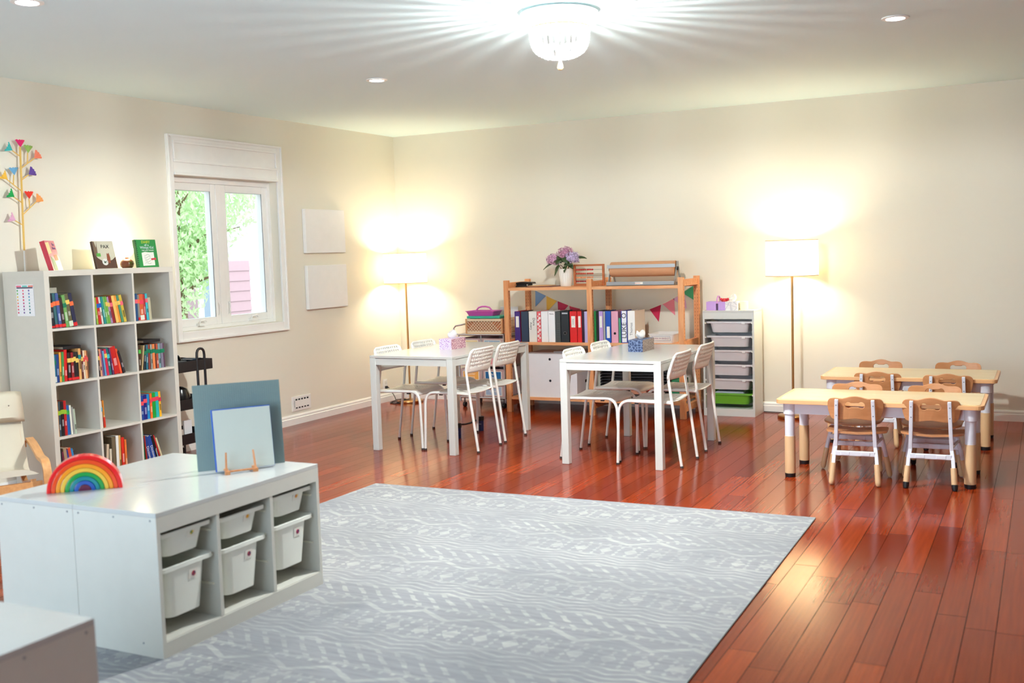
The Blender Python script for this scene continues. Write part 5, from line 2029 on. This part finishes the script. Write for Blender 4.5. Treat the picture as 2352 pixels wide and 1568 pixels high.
tag(o, 'glossy black rounded pot on the middle tier of the cart', 'pot')
for (x0, x1, y0, y1, z0, z1, c, lb) in ((.30, .315, -3.55, -3.47, .146, .31, (228, 226, 230), 'white box with small print on the bottom tier of cart'), (.15, .33, -3.64, -3.575, .146, .25, (180, 170, 160), 'grey tub on the bottom tier of cart')):
    tag(bx('box', (x0, x1, y0, y1, z0, z1), M(c, .5)), lb, 'box')

# ------------------------------------------------------------------ children's bentwood armchair
pg = thing('armchair', 'small bentwood armchair with cream canvas cushion in front of the bookcase', 'armchair', (.62, -5.40, 0), R(-28))
# local: faces +x, width along y
CUSH = M((204, 194, 174), .9)


def ribbon(bm, pts, w, th, y):
    pts = [Vector(p) for p in pts]
    prev = None
    for i, p in enumerate(pts):
        a = pts[max(0, i - 1)]
        b_ = pts[min(len(pts) - 1, i + 1)]
        d = (b_ - a).normalized()
        nn = Vector((-d.z, 0, d.x))
        cur = [bm.verts.new((p.x + nn.x * s * th / 2, y + q * w / 2, p.z + nn.z * s * th / 2)) for s, q in ((-1, -1), (1, -1), (1, 1), (-1, 1))]
        if prev:
            for k in range(4):
                bm.faces.new((prev[k], prev[(k + 1) % 4], cur[(k + 1) % 4], cur[k]))
        else:
            bm.faces.new(cur[::-1])
        prev = cur
    bm.faces.new(prev)


for s in (-1, 1):
    bm = BM()
    P = [(-.23, 0, .445), (-.12, 0, .43), (.0, 0, .40)] + arc_pts((.0, 0, .40), (.06, 0, .375), (.10, 0, .372), 4)[1:] + [(.16, 0, .372)] + arc_pts((.16, 0, .372), (.245, 0, .37), (.245, 0, .28), 6)[1:] + [(.235, 0, .12)] + arc_pts((.235, 0, .12), (.225, 0, .012), (.14, 0, .012), 5)[1:] + [(-.25, 0, .012)]
    ribbon(bm, P, .045, .022, s * .235)
    obj('arm_frame', bm, BIRCH, pg, smooth=True)
    bm = BM()
    P = [(-.27, 0, .68), (-.20, 0, .50), (-.13, 0, .30)] + arc_pts((-.13, 0, .30), (-.10, 0, .21), (-.02, 0, .215), 5)[1:] + [(.12, 0, .245), (.20, 0, .262)]
    ribbon(bm, P, .03, .018, s * .165)
    obj('seat_frame', bm, BIRCH, pg, smooth=True)
bx('cross_rail', (.184, .206, -.214, .214, .195, .255), BIRCH, pg)
bx('cross_rail', (-.23, -.21, -.214, .214, .40, .44), BIRCH, pg)
bm = BM()
prof = [(-.275, .70), (-.262, .655), (-.222, .545), (-.165, .385)] + [(-.118, .29), (-.06, .262), (.04, .272), (.15, .292), (.222, .300)]
nu, nv = len(prof) - 1, 10
top, bot = [], []
for i, (x, z) in enumerate(prof):
    a = prof[max(0, i - 1)]
    b_ = prof[min(nu, i + 1)]
    d = Vector((b_[0] - a[0], 0, b_[1] - a[1])).normalized()
    nn = Vector((-d.z, 0, d.x))
    if nn.x + nn.z < 0:
        nn = -nn
    r1, r0 = [], []
    for j in range(nv + 1):
        v_ = -1 + 2 * j / nv
        puff = .034 * (1 - abs(v_) ** 4) + .004
        wy = .20 * v_ * (1 if 0 < i < nu else .97)
        r1.append(bm.verts.new((x + nn.x * puff, wy, z + nn.z * puff)))
        r0.append(bm.verts.new((x + nn.x * .002, wy, z + nn.z * .002)))
    top.append(r1)
    bot.append(r0)
for i in range(nu):
    for j in range(nv):
        bm.faces.new((top[i][j], top[i + 1][j], top[i + 1][j + 1], top[i][j + 1]))
        bm.faces.new((bot[i][j + 1], bot[i + 1][j + 1], bot[i + 1][j], bot[i][j]))
    for j in (0, nv):
        bm.faces.new((top[i][j], bot[i][j], bot[i + 1][j], top[i + 1][j]))
for i in (0, nu):
    for j in range(nv):
        bm.faces.new((top[i][j], top[i][j + 1], bot[i][j + 1], bot[i][j]))
bmesh.ops.recalc_face_normals(bm, faces=bm.faces[:])
cu_ = obj('cushion', bm, CUSH, pg, smooth=True)
bm = BM()
hd = []
for i, (x, z) in enumerate(((-.275, .735), (-.262, .70), (-.236, .635), (-.214, .577), (-.208, .56))):
    row = []
    for j in range(nv + 1):
        v_ = -1 + 2 * j / nv
        pf = (.062 if 0 < i < 4 else .028) * (1 - abs(v_) ** 5) + .012
        row.append(bm.verts.new((x + pf * .93, 0.208 * v_, z + pf * .36)))
    hd.append(row)
for i in range(4):
    for j in range(nv):
        bm.faces.new((hd[i][j], hd[i + 1][j], hd[i + 1][j + 1], hd[i][j + 1]))
obj('head_pillow', bm, CUSH, pg, smooth=True, solid=.01)
bm = BM()
rod(bm, (-.158, .12, .672), (-.155, .12, .673), .004, 10)
obj('button', bm, M((120, 100, 90), .7), pg)

# ------------------------------------------------------------------ things on the low cabinets
ZT = RUGZ + .56
rb = thing('rainbow_stacker', 'translucent plastic nesting rainbow standing on the white cabinet', 'toy', (2.57, -6.44, ZT), R(43.4))


def clear_plastic(name, c):
    m, nt, b = node_mat(name)
    b.inputs['Base Color'].default_value = (*lin(c), 1)
    b.inputs['Roughness'].default_value = .12
    b.inputs['Specular IOR Level'].default_value = .6
    b.inputs['Coat Weight'].default_value = .3
    b.inputs['Subsurface Weight'].default_value = .25
    b.inputs['Subsurface Radius'].default_value = (.02, .02, .02)
    return m


ro = .148
for i, c in enumerate(((224, 26, 30), (232, 76, 30), (240, 150, 36), (230, 184, 70), (34, 150, 70), (20, 130, 140), (26, 84, 170), (96, 20, 60))):
    ri = ro - .0165
    bm = BM()
    if i == 7:
        ri = ro - .03
    pol = [(ro * math.cos(PI * k / 28), ro * math.sin(PI * k / 28)) for k in range(29)]
    if ri > .012:
        pol += [(ri * math.cos(PI * k / 28), ri * math.sin(PI * k / 28)) for k in range(28, -1, -1)]
    prism(bm, pol, .062 - i * .002, ((0, -.031 + i * .001, 0), (1, 0, 0), (0, 0, 1), (0, 1, 0)))
    obj('arch', bm, clear_plastic('rainbow_plastic', c), rb, smooth=True, bevel=.0025)
    ro = ri - .0012


def board_frame(p0, p1):
    d = Vector((p1[0] - p0[0], p1[1] - p0[1], 0))
    return math.atan2(d.y, d.x), d.length


a, L_ = board_frame((2.776, -6.0), (3.02, -5.696))
bp_ = thing('building_baseplate', 'large square grey-teal studded baseplate propped upright on the cabinet', 'baseplate', (2.776, -6.0, ZT), a)
mtx = Matrix.Rotation(R(-7), 4, 'X')
bm = BM()
box(bm, 0, L_, 0, .004, 0, .385, mtx)
TEAL = M((136, 156, 154), .45)
obj('plate', bm, TEAL, bp_)
bm = BM()
n = 40
for i in range(n):
    for j in range(n):
        x, z = (i + .5) * L_ / n, (j + .5) * .385 / n
        r = .0026
        vs = [bm.verts.new(mtx @ Vector((x + r * math.cos(k * PI / 3), -.0018, z + r * math.sin(k * PI / 3)))) for k in range(6)]
        vb = [bm.verts.new(mtx @ Vector((x + r * math.cos(k * PI / 3), .0, z + r * math.sin(k * PI / 3)))) for k in range(6)]
        bm.faces.new(vs)
        for k in range(6):
            bm.faces.new((vs[k], vs[(k + 1) % 6], vb[(k + 1) % 6], vb[k]))
o = obj('studs', bm, TEAL, bp_)
o['kind'] = 'stuff'
a, L2 = board_frame((2.894, -6.01), (3.042, -5.793))
wbk = thing('game_board', 'blank white square board with blue edges on the little easel', 'board', (2.894, -6.01, ZT + .008), a)
mtx = Matrix.Rotation(R(-9), 4, 'X')
bm = BM()
box(bm, 0, L2, 0, .014, 0, .275, mtx)
obj('body', bm, M((44, 96, 190), .5), wbk)
bm = BM()
box(bm, .004, L2 - .001, -.001, 0, .001, .271, mtx)
obj('face', bm, M((206, 212, 204), .5), wbk)
es = thing('easel', 'small wooden display easel holding the blank white board', 'easel', (2.951, -5.935, ZT), a)
EW = wood('easel_wood', (196, 126, 76), (212, 146, 96), 'Z', 6, 8)
for s in (-1, 1):
    x = .005 + s * .062
    bm = BM()
    tube(bm, [(x, -.042, .01), (x, -.012, .016), (x, .03, .012)], .006, 8)
    tube(bm, [(x, -.040, .01), (x + s * .002, -.030, .03), (x - s * .002, -.020, .095)], [.007, .005, .004], 8)
    box(bm, x - .010, x + .010, -.050, -.030, 0, .016)
    obj('leg', bm, EW, es, smooth=True)
bm = BM()
rod(bm, (.005 - .062, -.036, .012), (.005 + .062, -.036, .012), .0045, 8)
obj('crossbar', bm, EW, es, smooth=True)
